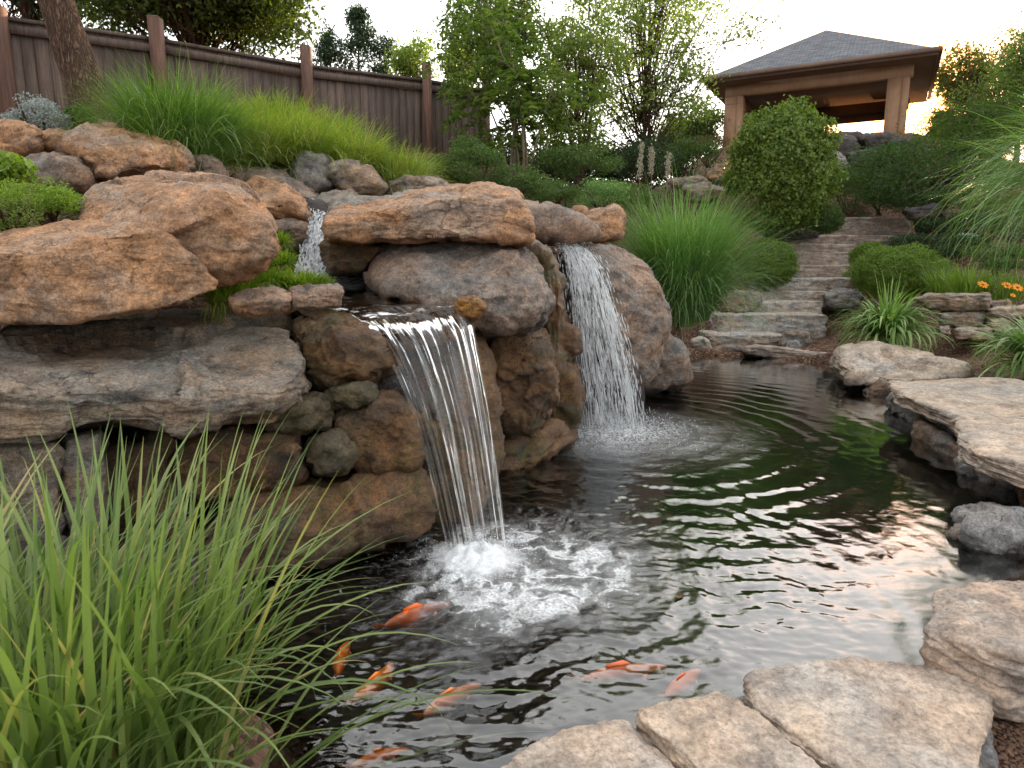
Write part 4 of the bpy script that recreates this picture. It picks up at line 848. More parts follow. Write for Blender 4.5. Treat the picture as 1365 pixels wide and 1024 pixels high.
# spray
def spray(c, n, rad, up, nm, lb, sz):
    r = np.abs(rng.normal(size=n)) * rad; a = rng.uniform(0, 6.28, n); h = np.abs(rng.normal(size=n)) * up * np.exp(-r / rad / 1.5)
    C = np.c_[c[0] + np.cos(a) * r, c[1] + np.sin(a) * r, h + .004]; D = rng.normal(size=(n, 3)); s = rng.uniform(.4, 1, n) * sz
    V, F = spindles(C, D, s * 1.5, s); tag(mk(nm, V, F, M['white'], origin=(c[0], c[1], 0)), lb, None, None, 'stuff')
spray(I1 + (.03, -.03), 1500, .14, .06, 'splash_drops', 'fine drops thrown up around the foot of the main waterfall', .0055)
spray(I2, 2600, .34, .10, 'splash_drops', 'fine spray around the foot of the broken waterfall', .009)
# ================================================================== foliage helpers
LM = {}
LM['grass'] = leaf_mat('green_blades', (.07, .14, .035), (.17, .27, .075), .35, .45, c3=(.30, .38, .16))
LM['strap'] = leaf_mat('pale_strap_leaf', (.12, .21, .06), (.26, .38, .13), .3, .45, c3=(.42, .50, .25))
LM['fore'] = leaf_mat('striped_green_blades', (.095, .155, .045), (.27, .34, .12), .35, .42, c3=(.52, .40, .19))
LM['yellow'] = leaf_mat('yellow_green_blades', (.13, .21, .04), (.34, .38, .085), .4, .5, c3=(.48, .38, .16))
LM['blue'] = leaf_mat('blue_green_blades', (.09, .19, .07), (.22, .35, .13), .35, .5, c3=(.40, .44, .22))
LM['shrub'] = leaf_mat('shrub_leaf', (.05, .10, .025), (.11, .17, .04), .3, .5)
LM['bush'] = leaf_mat('bright_bush_leaf', (.085, .14, .03), (.20, .26, .05), .35, .45)
LM['ball'] = leaf_mat('clipped_bush_leaf', (.085, .15, .022), (.17, .25, .035), .3, .5)
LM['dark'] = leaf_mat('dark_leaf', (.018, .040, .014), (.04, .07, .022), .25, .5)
LM['maple'] = leaf_mat('feathery_leaf', (.04, .085, .03), (.085, .145, .045), .3, .5)
LM['lime'] = leaf_mat('lime_leaf', (.14, .24, .03), (.30, .40, .06), .4, .45)
LM['moss'] = leaf_mat('fern_leaf', (.12, .22, .02), (.30, .38, .04), .4, .45)
LM['silver'] = leaf_mat('silver_leaf', (.22, .26, .25), (.42, .47, .47), .15, .6, (1, 1, 1))
LM['tree'] = leaf_mat('tree_leaf', (.06, .105, .03), (.17, .22, .06), .48, .5)
LM['birch'] = leaf_mat('airy_tree_leaf', (.11, .17, .045), (.24, .285, .075), .5, .5)
LM['oak'] = leaf_mat('overhanging_leaf', (.045, .075, .02), (.11, .14, .03), .45, .5)
LM['conifer'] = leaf_mat('conifer_needles', (.022, .05, .025), (.045, .08, .035), .2, .6)
LM['glow'] = leaf_mat('sunset_tree_leaf', (.06, .08, .02), (.16, .15, .035), .5, .5)
LM['red'] = leaf_mat('russet_twigs', (.11, .07, .05), (.17, .13, .07), .3, .7)
BARK = bark_mat('bark', (.045, .028, .02), (.22, .135, .09))
STEM = wood_mat('thin_stem', (.12, .10, .06), (.22, .19, .12), (9, 9, 1.3), .8, .4)
def unit(a): return a / (np.linalg.norm(a, axis=-1, keepdims=True) + 1e-9)
def leaves(C, Nn, size, asp=.45, tip=None, fold=.18, jit=.9):
    """diamond leaves folded along the midrib; C centres, Nn preferred facing"""
    n = len(C); nn_ = unit(np.asarray(Nn) + rng.normal(size=(n, 3)) * jit); t = rng.normal(size=(n, 3)) if tip is None else np.broadcast_to(tip, (n, 3)) + rng.normal(size=(n, 3)) * .5
    t = unit(t - (t * nn_).sum(1)[:, None] * nn_); b = np.cross(nn_, t); s = (size * rng.uniform(.6, 1.3, n))[:, None]
    V = np.stack([C - t * s * .5, C + b * s * asp * .5 - t * s * .05 + nn_ * s * fold, C + t * s * .5, C - b * s * asp * .5 - t * s * .05 + nn_ * s * fold], 1).reshape(-1, 3)
    k = np.arange(n)[:, None] * 4
    return V, np.concatenate([k + (0, 1, 2), k + (0, 2, 3)])
def lump_cloud(c, r, n, lumps=26, shell=.35, seed=0, flat=0.0):
    """points in an uneven crown made of clumps around an ellipsoid"""
    rg = np.random.default_rng(seed); c = np.array(c); r = np.array(r)
    d = unit(rg.normal(size=(lumps, 3))); d[:, 2] = np.abs(d[:, 2]) * np.where(rg.random(lumps) < .68, 1, -.7)
    lc = d * rg.uniform(.45, .80, (lumps, 1)); lr = rg.uniform(.22, .42, lumps)
    i = rg.integers(0, lumps, n); q = unit(rg.normal(size=(n, 3))); rad = 1 - np.abs(rg.normal(size=n)) * shell
    p = lc[i] + q * (lr[i] * np.clip(rad, 0, 1.1))[:, None]; p[:, 2] = np.maximum(p[:, 2], -.8)
    return c + p * r, unit(q * .7 + d[i] * .5)
def shrub(nm, lb, cat, px, py, Y, rx, ry, n, size, mat, ry2=None, asp=.45, lumps=26, group=None, stems=5, seed=None, shell=.3, jit=.9, tip=None, ellip=False):
    c = P(px, py, Y); k = Y / 900; r = np.array((rx * k, (ry2 or rx) * k, ry * k)); sd = seed or int(px * 7 + py * 3)
    if ellip:
        q = unit(rng.normal(size=(n, 3))); wv = 1 + .20 * pn(q * 2.2 + sd, sd) + .16 * pn(q * 6 + sd, sd + 1) + .09 * pn(q * 13, sd + 2) + .055 * np.abs(rng.normal(size=n)) * (rng.random(n) < .2)
        C = c + q * r * (wv * (1 - np.abs(rng.normal(size=n)) * .16))[:, None]; Nn = q
    else: C, Nn = lump_cloud(c, r, n, lumps, shell, sd)
    b = c.copy(); b[2] = gz(c[0], c[1]); base = (b[0], b[1], max(min(b[2], c[2] - r[2] * .75), c[2] - r[2] * 1.08))
    t = thing(nm, lb, cat, base, group)
    V, F = leaves(C, Nn, size, asp, tip=tip, jit=jit); mk('foliage', V, F, LM[mat], t, smooth=False)
    mb = MB()
    for j in range(stems):
        a = rng.uniform(0, 6.28); q = c + np.array((math.cos(a) * r[0] * .5, math.sin(a) * r[1] * .5, r[2] * rng.uniform(.0, .6)))
        mid = (np.array(base) + q) / 2 + rng.normal(size=3) * r * .08
        mb.tube(catmull([np.array(base) + rng.normal(size=3) * (.04, .04, 0), mid, q], 8), np.linspace(.018, .006, 8) * max(1, r[0]), 5)
    mb.build('stem', BARK, t); return t
def blades(base, n, rad, Lh, lean, bend, wid, segs=9, aim=None, fold=False, lv=.26):
    """ribbon blades: base (x,y,z), base radius, mean length, lean spread, bend"""
    a = rng.uniform(0, 6.283, n); rr = np.sqrt(rng.random(n)) * rad
    B = np.c_[base[0] + np.cos(a) * rr, base[1] + np.sin(a) * rr, np.full(n, base[2])]
    az = a + rng.normal(size=n) * .7
    if aim is not None: az = np.where(rng.random(n) < aim[1], aim[0] + rng.normal(size=n) * .5, az)
    ln = Lh * np.clip(1 + rng.normal(size=n) * lv * .5, .4, 1.5); th0 = np.abs(rng.normal(size=n)) * lean * (.35 + .65 * rr / max(rad, 1e-6)); bd = bend * rng.uniform(.3, 1.3, n)
    s = np.linspace(0, 1, segs + 1); ang = th0[:, None] + bd[:, None] * s[None] ** 1.7
    dl = (ln / segs)[:, None]; hx = np.concatenate([np.zeros((n, 1)), np.cumsum(np.sin(ang[:, 1:]) * dl, 1)], 1); hz = np.concatenate([np.zeros((n, 1)), np.cumsum(np.cos(ang[:, 1:]) * dl, 1)], 1)
    side_w = rng.normal(size=n)[:, None] * .05 * ln[:, None] * s[None] ** 2
    cx, sx = np.cos(az)[:, None], np.sin(az)[:, None]
    Pm = np.stack([B[:, :1] + cx * hx - sx * side_w, B[:, 1:2] + sx * hx + cx * side_w, B[:, 2:3] + hz], -1)
    tw = rng.uniform(-.8, .8, n)[:, None]
    Wv = np.stack([-sx * np.cos(tw) + cx * np.sin(tw) * .3 + 0 * s, cx * np.cos(tw) + sx * np.sin(tw) * .3 + 0 * s, np.sin(tw) * .3 + 0 * s], -1)
    wd = (wid * rng.uniform(.6, 1.25, n))[:, None] * (np.minimum(1, .55 + 2.2 * s) * (1 - s ** 2.6))[None] + .0004
    if fold:
        nrm = unit(np.cross(Wv, np.gradient(Pm, axis=1))); V = np.stack([Pm - Wv * wd[..., None] / 2 + nrm * wd[..., None] * .16, Pm, Pm + Wv * wd[..., None] / 2 + nrm * wd[..., None] * .16], 2); k = 3
    else: V = np.stack([Pm - Wv * wd[..., None] / 2, Pm + Wv * wd[..., None] / 2], 2); k = 2
    row = np.arange(n)[:, None] * (segs + 1) * k + np.arange(segs)[None] * k; Fs = []
    for q in range(k - 1): Fs.append(np.stack([row + q, row + q + 1, row + k + q + 1, row + k + q], -1).reshape(-1, 4))
    return V.reshape(-1, 3), np.concatenate(Fs)
def clump(nm, lb, cat, sets, mat, base, group=None):
    V, F = [], []; k = 0
    for s in sets:
        v, f = blades(**s); V.append(v); F.append(f + k); k += len(v)
    return tag(mk(nm, np.concatenate(V), np.concatenate(F), LM[mat], origin=base), lb, cat, group)

# ---- foreground grass
b0 = np.array((-1.17, 1.42, .0))
sets = [dict(base=b0, n=420, rad=.34, Lh=.86, lean=.34, bend=1.1, wid=.021, segs=12, fold=True),
        dict(base=b0 + (.10, .12, 0), n=190, rad=.34, Lh=.90, lean=.24, bend=.6, wid=.022, segs=12, fold=True),
        dict(base=b0 + (.05, .05, 0), n=90, rad=.32, Lh=.86, lean=.25, bend=2.1, wid=.017, segs=14, fold=True),
        dict(base=b0 + (.36, .0, 0), n=34, rad=.14, Lh=.86, lean=.7, bend=1.3, wid=.015, segs=14, fold=True, aim=(.15, .8)),
        dict(base=b0 + (-.5, -.1, 0), n=230, rad=.32, Lh=.9, lean=.4, bend=.8, wid=.024, segs=12, fold=True),
        dict(base=b0 + (.05, -.25, 0), n=230, rad=.33, Lh=.62, lean=.5, bend=1.1, wid=.022, segs=12, fold=True)]
clump('foreground_grass', 'big clump of long arching light green blades in the lower left corner', 'grass clump', sets, 'fore', b0)
# ---- ornamental grasses
def oclump(nm, lb, px, py, Y, n, rad, Lh, lean, bend, wid, mat, group=None, extra=(), segs=9, cat='grass clump'):
    b = P(px, py, Y); b[2] = max(b[2] - .05, gz(b[0], b[1]) - .05)
    return clump(nm, lb, cat, [dict(base=b, n=n, rad=rad, Lh=Lh, lean=lean, bend=bend, wid=wid, segs=segs)] + [dict(d, base=b + np.array(d['base'])) for d in extra], mat, b, group)
GG = 'ornamental grass clumps'
oclump('ornamental_grass', 'tall dark green grass fountain beside the leaning tree trunk', 243, 226, 5.3, 2300, .26, .70, .42, 1.2, .0075, 'grass', GG,
       extra=[dict(base=(0, -.15, 0), n=1300, rad=.28, Lh=.66, lean=.65, bend=1.9, wid=.0075, segs=9)])
for px, py, Y, lb, n, hh in ((330, 205, 5.9, 'yellow green grass mound right beside the tall dark green fountain', 1500, .55), (395, 208, 6.2, 'yellow green grass mound in the middle of the yellow row', 1900, .58), (455, 222, 6.4, 'golden green grass mound behind the round pale boulder', 1900, .55), (520, 238, 6.7, 'lowest golden grass mound at the right end of the yellow row', 1600, .50), (300, 170, 7.2, 'yellow green grass mound half hidden behind the dark green fountain', 900, .5), (365, 165, 7.6, 'far yellow green grass mound close to the fence', 1200, .5), (430, 185, 7.4, 'far golden grass mound below the fence', 1200, .5)):
    oclump('yellow_grass', lb, px, py + 5, Y, n, .34, hh * .82, .7, 1.6, .0065, 'yellow', 'yellow grass mounds in front of the fence')
oclump('ornamental_grass', 'big blue green grass fountain between the waterfall boulders and the steps', 905, 425, 8.9, 2800, .36, 1.62, .36, 1.25, .012, 'blue', GG,
       extra=[dict(base=(0, -.1, 0), n=1500, rad=.30, Lh=1.25, lean=.5, bend=2.1, wid=.011, segs=10), dict(base=(-.05, -.3, -.05), n=260, rad=.2, Lh=.85, lean=.4, bend=1.0, wid=.011, segs=9)])
oclump('ornamental_grass', 'pale arching grass fountain cut off by the right edge', 1490, 340, 5.6, 1900, .20, 1.62, .35, 2.5, .014, 'blue', GG, extra=[dict(base=(0, 0, .35), n=500, rad=.2, Lh=1.35, lean=.8, bend=2.3, wid=.016, segs=10, aim=(3.3, .6))], segs=12)
# seed plumes
def plume(px, py, Y, h, lb):
    b = P(px, py, Y); t = thing('grass_plume', lb, 'plume', b, 'seed plumes above the blue green grass'); mb = MB(); top = b + np.array((rng.normal() * .03, 0, h)); mb.tube(catmull([b, (b + top) / 2 + (.01, 0, 0), top], 8), .004, 4); mb.build('stalk', STEM, t)
    n = 380; s = np.linspace(.68, 1, n); C = b + (top - b) * s[:, None] + rng.normal(size=(n, 3)) * .018; V, F = leaves(C, np.tile((0, -1, 0), (n, 1)), .03, .2, tip=(0, 0, 1)); mk('seed_head', V, F, PL, t, smooth=False)
PL = leaf_mat('plume_seed', (.40, .36, .27), (.60, .55, .45), .4, .7, (1, 1, 1))
plume(845, 330, 8.6, 1.25, 'tallest thin seed plume at the left of the blue green grass'); plume(866, 300, 8.9, .95, 'short seed plume beside the tallest thin one'); plume(884, 300, 8.9, .88, 'fluffy pale seed plume, rightmost of the three')
# strappy plants
GH = 'strappy leaved clumps in the mulch'
oclump('strappy_plant', 'arching strap leaved plant in the mulch right of the steps', 1182, 444, 8.7, 420, .16, .66, .95, 2.4, .042, 'strap', GH, extra=[dict(base=(0, 0, 0), n=30, rad=.05, Lh=.70, lean=.15, bend=.2, wid=.03, segs=9)], cat='plant')
oclump('strappy_plant', 'arching strap leaved plant cut off by the right edge below the dry wall', 1384, 478, 7.2, 420, .16, .72, .95, 2.3, .038, 'strap', GH, cat='plant')
for px, py, Y, lb in ((1290, 390, 9.4, 'upright green leaves behind the left end of the dry wall'), (1335, 395, 9.2, 'upright green leaves around the orange flowers'), (1262, 388, 10.0, 'upright green leaves beside the long clipped bush')):
    oclump('upright_plant', lb, px, py, Y, 240, .25, .42, .5, .7, .016, 'ball', 'upright leaves behind the dry wall', cat='plant')
# ferny cover between rocks, left
def fern(px, py, Y, n, rad, Lh, lb, mat='moss', wid=.008):
    b = P(px, py, Y); return clump('fern', lb, 'fern', [dict(base=b, n=n, rad=rad, Lh=Lh, lean=1.3, bend=1.3, wid=wid, segs=6)], mat, b, 'small bright ferns on the waterfall bank')
for i, (px, py, Y, n, rad, Lh, lb) in enumerate(((372, 326, 4.4, 300, .06, .10, 'small bright fern under the tan boulder beside the cascade'), (374, 352, 4.1, 300, .07, .10, 'yellow green fern at the left foot of the cascade'), (350, 378, 3.8, 420, .12, .13, 'bright fern tuft above the flat pinkish stone'), (400, 380, 3.9, 500, .13, .10, 'flat bright fern mat above the squared brown block'), (425, 382, 4.0, 300, .08, .07, 'fern fringe at the edge of the upper pool'), (320, 390, 3.45, 300, .08, .12, 'fern spilling from under the big tan boulder'), (295, 402, 3.3, 240, .07, .12, 'darker fern at the left end of the flat stones'))):
    fern(px, py, Y, n, rad, Lh, lb)
# leafy plants at left
GL_ = 'leafy plants on the left boulders'
shrub('leafy_plant', 'bright green leafy plant at the left edge above the long tan block', 'plant', 5, 235, 3.75, 40, 42, 900, .045, 'lime', asp=.7, group=GL_, lumps=14)
shrub('leafy_plant', 'feathery light green plant spreading over the long tan block', 'plant', 55, 272, 3.45, 62, 34, 7000, .014, 'lime', asp=.4, group=GL_, lumps=26, jit=1.5)
shrub('leafy_plant', 'pale feathery plant at the left edge right on top of the long tan block', 'plant', 10, 288, 3.3, 60, 26, 5000, .013, 'bush', asp=.4, group=GL_, lumps=20, jit=1.5)
shrub('silver_plant', 'mounded silver grey plant below the leaning tree trunk', 'plant', 52, 158, 5.4, 52, 26, 5200, .022, 'silver', asp=.35, lumps=22, jit=1.5)
shrub('leafy_plant', 'dark low plant between the silver mound and the tree trunk', 'plant', 112, 160, 5.6, 26, 20, 1500, .03, 'shrub', group=GL_)
shrub('leafy_plant', 'small blue green tuft left of the round pale boulder', 'plant', 362, 215, 5.9, 28, 18, 2200, .02, 'shrub', asp=.25, group=GL_, jit=1.5)
# ---- shrubs mid ground
GM = 'green shrubs behind the boulders'
for px, py, Y, rx, ry, n, sz, mt, lb in (
    (625, 225, 7.9, 62, 36, 9000, .035, 'shrub', 'dense fine leaved green shrub at the right end of the fence'),
    (690, 250, 7.8, 50, 30, 6000, .035, 'shrub', 'low spreading green shrub behind the long tan slab'),
    (740, 262, 8.4, 45, 24, 4500, .035, 'shrub', 'low green shrub behind the grey ridge boulder'),
    (800, 258, 9.6, 45, 22, 4500, .035, 'blue', 'grey green spiky shrub above the tan boulder'),
    (845, 265, 10.2, 38, 20, 3000, .04, 'shrub', 'green shrub left behind the seed plumes'),
    (770, 218, 11.5, 60, 30, 4500, .06, 'shrub', 'mid green shrub below the airy tree'),
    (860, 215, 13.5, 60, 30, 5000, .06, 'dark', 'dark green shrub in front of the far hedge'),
    (920, 210, 16, 50, 26, 4000, .06, 'shrub', 'green shrub left of the left pavilion column')):
    shrub('shrub', lb, 'shrub', px, py, Y, rx, ry, n, sz, mt, asp=.3, group=GM, jit=1.4)
shrub('shrub', 'russet dry twiggy shrub beside the left pavilion column', 'shrub', 945, 200, 16.5, 38, 20, 3500, .05, 'red', asp=.2, group=GM, jit=1.5)
shrub('shrub', 'dry tan grass tuft left under the leafy round bush', 'shrub', 985, 285, 12.2, 30, 26, 2500, .06, 'red', asp=.12, group=GM, jit=1.5)
# round leafy bush
shrub('round_bush', 'big rounded leafy green bush standing left of the upper steps', 'bush', 1042, 228, 13.6, 66, 78, 34000, .075, 'bush', asp=.55, ellip=True, jit=.8, stems=7, seed=5)
GB = 'clipped mounds beside the steps'
shrub('ball_bush', 'bright clipped ball left of the middle steps', 'bush', 1023, 352, 12.6, 36, 31, 22000, .038, 'ball', asp=.35, group=GB, ellip=True)
shrub('ball_bush', 'long clipped green mound right of the middle steps', 'bush', 1197, 363, 11.2, 58, 34, 30000, .038, 'ball', asp=.35, group=GB, ellip=True)
shrub('ball_bush', 'small clipped ball squeezed between the steps and the long mound', 'bush', 1160, 342, 12.3, 24, 18, 9000, .036, 'ball', asp=.35, group=GB, ellip=True)
shrub('ball_bush', 'tiny green mound at the right foot of the big leafy bush', 'bush', 1100, 292, 13.4, 22, 18, 8000, .04, 'shrub', asp=.35, group=GB, ellip=True)
shrub('shrub', 'olive shrub between the big leafy bush and the dark pile of rocks', 'shrub', 1135, 255, 16.0, 36, 36, 5500, .05, 'shrub', asp=.3, group=GM)
# low dark cover on the right slope
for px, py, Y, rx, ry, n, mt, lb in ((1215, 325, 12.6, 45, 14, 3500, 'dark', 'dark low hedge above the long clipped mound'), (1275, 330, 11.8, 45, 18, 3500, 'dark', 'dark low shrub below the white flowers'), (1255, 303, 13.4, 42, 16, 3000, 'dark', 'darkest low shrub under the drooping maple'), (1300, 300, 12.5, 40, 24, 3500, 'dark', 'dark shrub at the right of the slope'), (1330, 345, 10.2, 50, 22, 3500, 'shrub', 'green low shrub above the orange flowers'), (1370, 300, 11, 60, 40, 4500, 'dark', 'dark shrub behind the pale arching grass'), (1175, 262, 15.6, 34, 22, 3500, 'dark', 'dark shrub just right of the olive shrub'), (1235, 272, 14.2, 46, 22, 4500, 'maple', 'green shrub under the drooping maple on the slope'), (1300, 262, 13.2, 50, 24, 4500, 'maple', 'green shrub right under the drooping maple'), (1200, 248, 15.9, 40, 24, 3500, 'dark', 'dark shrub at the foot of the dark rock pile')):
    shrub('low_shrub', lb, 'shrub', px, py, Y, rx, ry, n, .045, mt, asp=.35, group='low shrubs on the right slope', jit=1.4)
# lacy maple: drooping tiers of fine leaves
def maple(px, py, Y, rx, ry, n, lb, seed, mat='maple'):
    c = P(px, py, Y); k = Y / 900; r = np.array((rx, rx * .8, ry)) * k; rg = np.random.default_rng(seed)
    base = np.array((c[0], c[1], gz(c[0], c[1]))); t = thing('drooping_maple', lb, 'tree', base, 'feathery drooping maples'); mb = MB(); Cs = []; Ns = []
    for j in range(46):
        a = rg.uniform(0, 6.28); q = rg.uniform(.25, 1); tipp = c + np.array((math.cos(a) * r[0] * q, math.sin(a) * r[1] * q, r[2] * (rg.uniform(-.5, 1) * (1.15 - .6 * q))))
        m_ = (base + tipp) / 2 + (0, 0, r[2] * .9); pth = catmull([base, m_, tipp, tipp + (math.cos(a) * .2, math.sin(a) * .2, -.25)], 12)
        mb.tube(pth, np.linspace(.03, .004, 12), 5); kk = n // 46; s = rg.integers(5, 12, kk)
        Cs.append(pth[s] + rg.normal(size=(kk, 3)) * (.26, .26, .07)); Ns.append(np.tile((math.cos(a) * .3, math.sin(a) * .3, 1), (kk, 1)))
    mb.build('branch', BARK, t); V, F = leaves(np.concatenate(Cs), np.concatenate(Ns), .085, .16, jit=.5, tip=(0, 0, -.6)); mk('foliage', V, F, LM[mat], t, smooth=False)
maple(1240, 235, 14.5, 95, 52, 17000, 'dark feathery drooping maple on the slope right of the steps', 3)
maple(1325, 175, 17.5, 82, 42, 15000, 'lighter feathery maple above the dark drooping one', 4, 'shrub')

# ================================================================== trees
def grow(p, d, L_, r, depth, tubes, tips, rg, spread=.6, up=.15, kids=3, taper=.62):
    n = 7; pts = [p]; dd = d.copy()
    for i in range(n - 1):
        dd = unit(dd + rg.normal(size=3) * .10 + np.array((0, 0, up * .15))); pts.append(pts[-1] + dd * L_ / (n - 1))
    pts = np.array(pts); tubes.append((pts, np.linspace(r, r * taper, n)))
    if depth == 0: tips.extend(pts[2:]); return
    if depth == 1: tips.extend(pts[4:])
    for k in range(kids):
        i = rg.integers(2, n) if k else n - 1; q = pts[i]
        nd = unit(dd + rg.normal(size=3) * spread + np.array((0, 0, up)))
        grow(q, nd, L_ * rg.uniform(.55, .8), r * taper * rg.uniform(.6, .9), depth - 1, tubes, tips, rg, spread, up, kids, taper)
def tree(nm, lb, base, h, r, leafn, lsize, mat, seed, depth=4, kids=3, spread=.62, first=.38, lean=(0, 0), clus=.28, asp=.5, group=None, bark=None, up=.15, droop=0, jit=1.2):
    rg = np.random.default_rng(seed); base = np.array(base, float); t = thing(nm, lb, 'tree', base, group); tubes = []; tips = []
    grow(base - (0, 0, .1), unit(np.array((lean[0], lean[1], 1.0))), h * first, r, depth, tubes, tips, rg, spread, up, kids)
    mbt = MB(); mbt.tube(*tubes[0], 12); mbt.build('trunk', bark or BARK, t)
    mb = MB()
    for pts, rr in tubes[1:]: mb.tube(pts, np.maximum(rr, .004), 6 if rr[0] > .04 else 4)
    mb.build('branches', bark or BARK, t)
    tips = np.array(tips); i = rg.integers(0, len(tips), leafn); C = tips[i] + rg.normal(size=(leafn, 3)) * clus * rg.uniform(.4, 1, (leafn, 1))
    C[:, 2] -= droop * np.abs(rg.normal(size=leafn))
    V, F = leaves(C, np.tile((0, 0, .6), (leafn, 1)), lsize, asp, jit=jit); mk('crown', V, F, LM[mat], t, smooth=False); return t
def at(px, Y, dz=0):
    x = P(px, 300, Y)[0]; return np.array((x, Y, gz(x, Y) + dz))
# leaning trunk in the left corner, crown above the frame
b = at(150, 7.3, -.15); tp = P(72, -10, 7.3); t = thing('leaning_tree', 'thick leaning tree trunk with furrowed bark in front of the fence', 'tree', b)
d = tp - b; pts = catmull([b, b + d * .33 + (.03, 0, 0), b + d * .66 + (.01, 0, 0), tp, tp + d * .5 + (-.02, .1, 0), tp + d * 1.1 + (.15, .3, 0)], 70)
mb = MB(); mb.tube(pts, np.linspace(.165, .15, 70) * (1 + .25 * np.exp(-np.linspace(0, 12, 70))), 56)
V = np.concatenate(mb.V); cc = np.repeat(pts, 56, 0); nn_ = unit(V - cc); V += nn_ * (.014 * ridge(V * (7, 7, 1.6), 3, 5) + .02 * pn(V * (2.5, 2.5, 1), 6))[:, None]; mb.V = [V]
mb.build('trunk', BARK, t); rg = np.random.default_rng(5); tubes, tips = [], []
for k in range(7): grow(pts[52 + k * 2], unit(np.array((rg.normal() * 1.0 - .3, rg.normal() * .8 + .3, .75))), 1.4, .08, 3, tubes, tips, rg, .6, .15, 3)
mb = MB()
for a_, r_ in tubes: mb.tube(a_, np.maximum(r_, .005), 5)
mb.build('branches', BARK, t); tips = np.array(tips); i = rg.integers(0, len(tips), 9000); V, F = leaves(tips[i] + rg.normal(size=(9000, 3)) * .16, np.tile((0, 0, .6), (9000, 1)), .075, .5, jit=1.2); mk('crown', V, F, LM['oak'], t, smooth=False)
# trees beyond the fence: spreading crowns described by the place of the crown
def crown_tree(nm, lb, px, py, Y, rx, ry, n, lsize, mat, seed, lumps=40, asp=.5, group=None, ry2=None, trunk_px=None, shell=.5, rtr=.12, jit=1.3, lay=1.0, far=0):
    c = P(px, py, Y); k = Y / 900; r = np.array((rx * k, (ry2 or rx) * k, ry * k)); rg = np.random.default_rng(seed)
    bx = P(trunk_px if trunk_px else px, 300, Y)[0]; base = np.array((bx, Y, gz(bx, Y) - .1)); t = thing(nm, lb, 'tree', base, group)
    top = c + (0, 0, r[2] * .4); mb = MB(); pts = catmull([base, base * .6 + top * .4 + rg.normal(size=3) * .08, top], 14); mb.tube(pts, np.linspace(rtr, rtr * .25, 14), 9); mb.build('trunk', BARK, t)
    d = unit(rg.normal(size=(lumps, 3))); lc = c + d * r * (rg.uniform(.25, .85, (lumps, 1)) if not far else rg.uniform(.35, 1.05, (lumps, 1))); lr = rg.uniform(.16, .34, lumps) * (.7 if far else 1)
    mb = MB()
    for q in lc:
        s = pts[rg.integers(5, 12)]; m_ = (s + q) / 2 + rg.normal(size=3) * .12; mb.tube(catmull([s, m_, q], 6), np.linspace(rtr * .3, .006, 6), 4)
        for _ in range(3): mb.tube(catmull([m_, (m_ + q) / 2 + rg.normal(size=3) * .15, q + rg.normal(size=3) * r * .22], 5), np.linspace(rtr * .12, .004, 5), 3)
    mb.build('branches', BARK, t)
    sub = (lc[:, None] + unit(rg.normal(size=(lumps, 14, 3))) * r * lr[:, None, None] * rg.uniform(.4, 1.25, (lumps, 14, 1)) * (1, 1, lay)).reshape(-1, 3)
    i = rg.integers(0, len(sub), n); C = sub[i] + rg.normal(size=(n, 3)) * (r.mean() * .055 + .05) * shell * 2 * (1, 1, min(1, lay * 1.6))
    V, F = leaves(C, np.tile((0, 0, .5), (n, 1)), lsize, asp, jit=jit); mk('crown', V, F, LM[mat], t, smooth=False); return t
GT = 'trees beyond the fence'
crown_tree('broad_tree', 'broad dark green tree with branches hanging over the fence', 265, -20, 14.5, 175, 84, 42000, .11, 'oak', 11, lumps=80, group=GT)
crown_tree('broad_tree', 'dark tree behind the leaning trunk at the left edge', 40, -30, 15, 110, 50, 9000, .11, 'conifer', 12, group=GT)
def conifer(px, ptop, pbot, Y, n, lb, seed, wide=.24):
    top = P(px, ptop, Y); base = at(px, Y, -.1); t = thing('conifer', lb, 'tree', base, 'conifers beyond the fence'); mb = MB(); mb.tube([base, top], [.12, .01], 7); mb.build('trunk', BARK, t)
    rg = np.random.default_rng(seed); H = top[2] - base[2]; Cs = []; Ns = []; tp = []; mb = MB()
    nb = 90
    for j in range(nb):
        f = rg.uniform(.12, .985); a = rg.uniform(0, 6.28); ln = H * wide * (1 - f) ** .75 * rg.uniform(.6, 1.25) + .08; s = base + (top - base) * f; dr = np.array((math.cos(a), math.sin(a), .45)); e = s + dr * ln
        mb.tube([s, e], [.02, .004], 3); k = n // nb; q = rg.uniform(.25, 1.05, k) ** .8; Cs.append(s + (e - s) * q[:, None] + rg.normal(size=(k, 3)) * .10); Ns.append(np.tile((0, 0, .4), (k, 1)))
    mb.build('branches', BARK, t); V, F = leaves(np.concatenate(Cs), np.concatenate(Ns), .11, .35, jit=1.2, tip=(0, 0, .7)); mk('crown', V, F, LM['conifer'], t, smooth=False)
conifer(478, 12, 95, 21, 9000, 'tallest dark conifer beyond the fence', 21); conifer(440, 38, 90, 20, 6000, 'shorter dark conifer left of the tallest one', 22, .26); conifer(512, 50, 95, 21, 6000, 'shorter dark conifer right of the tallest one', 23, .26)
crown_tree('broad_tree', 'thin pale green tree between the conifers and the bamboo like tree', 552, 80, 18, 36, 34, 3000, .09, 'birch', 31, lumps=18, group=GT, rtr=.06)
crown_tree('broad_tree', 'dark low tree peeping over the end of the fence', 610, 85, 17, 40, 26, 3500, .09, 'tree', 33, lumps=18, group=GT, rtr=.06)
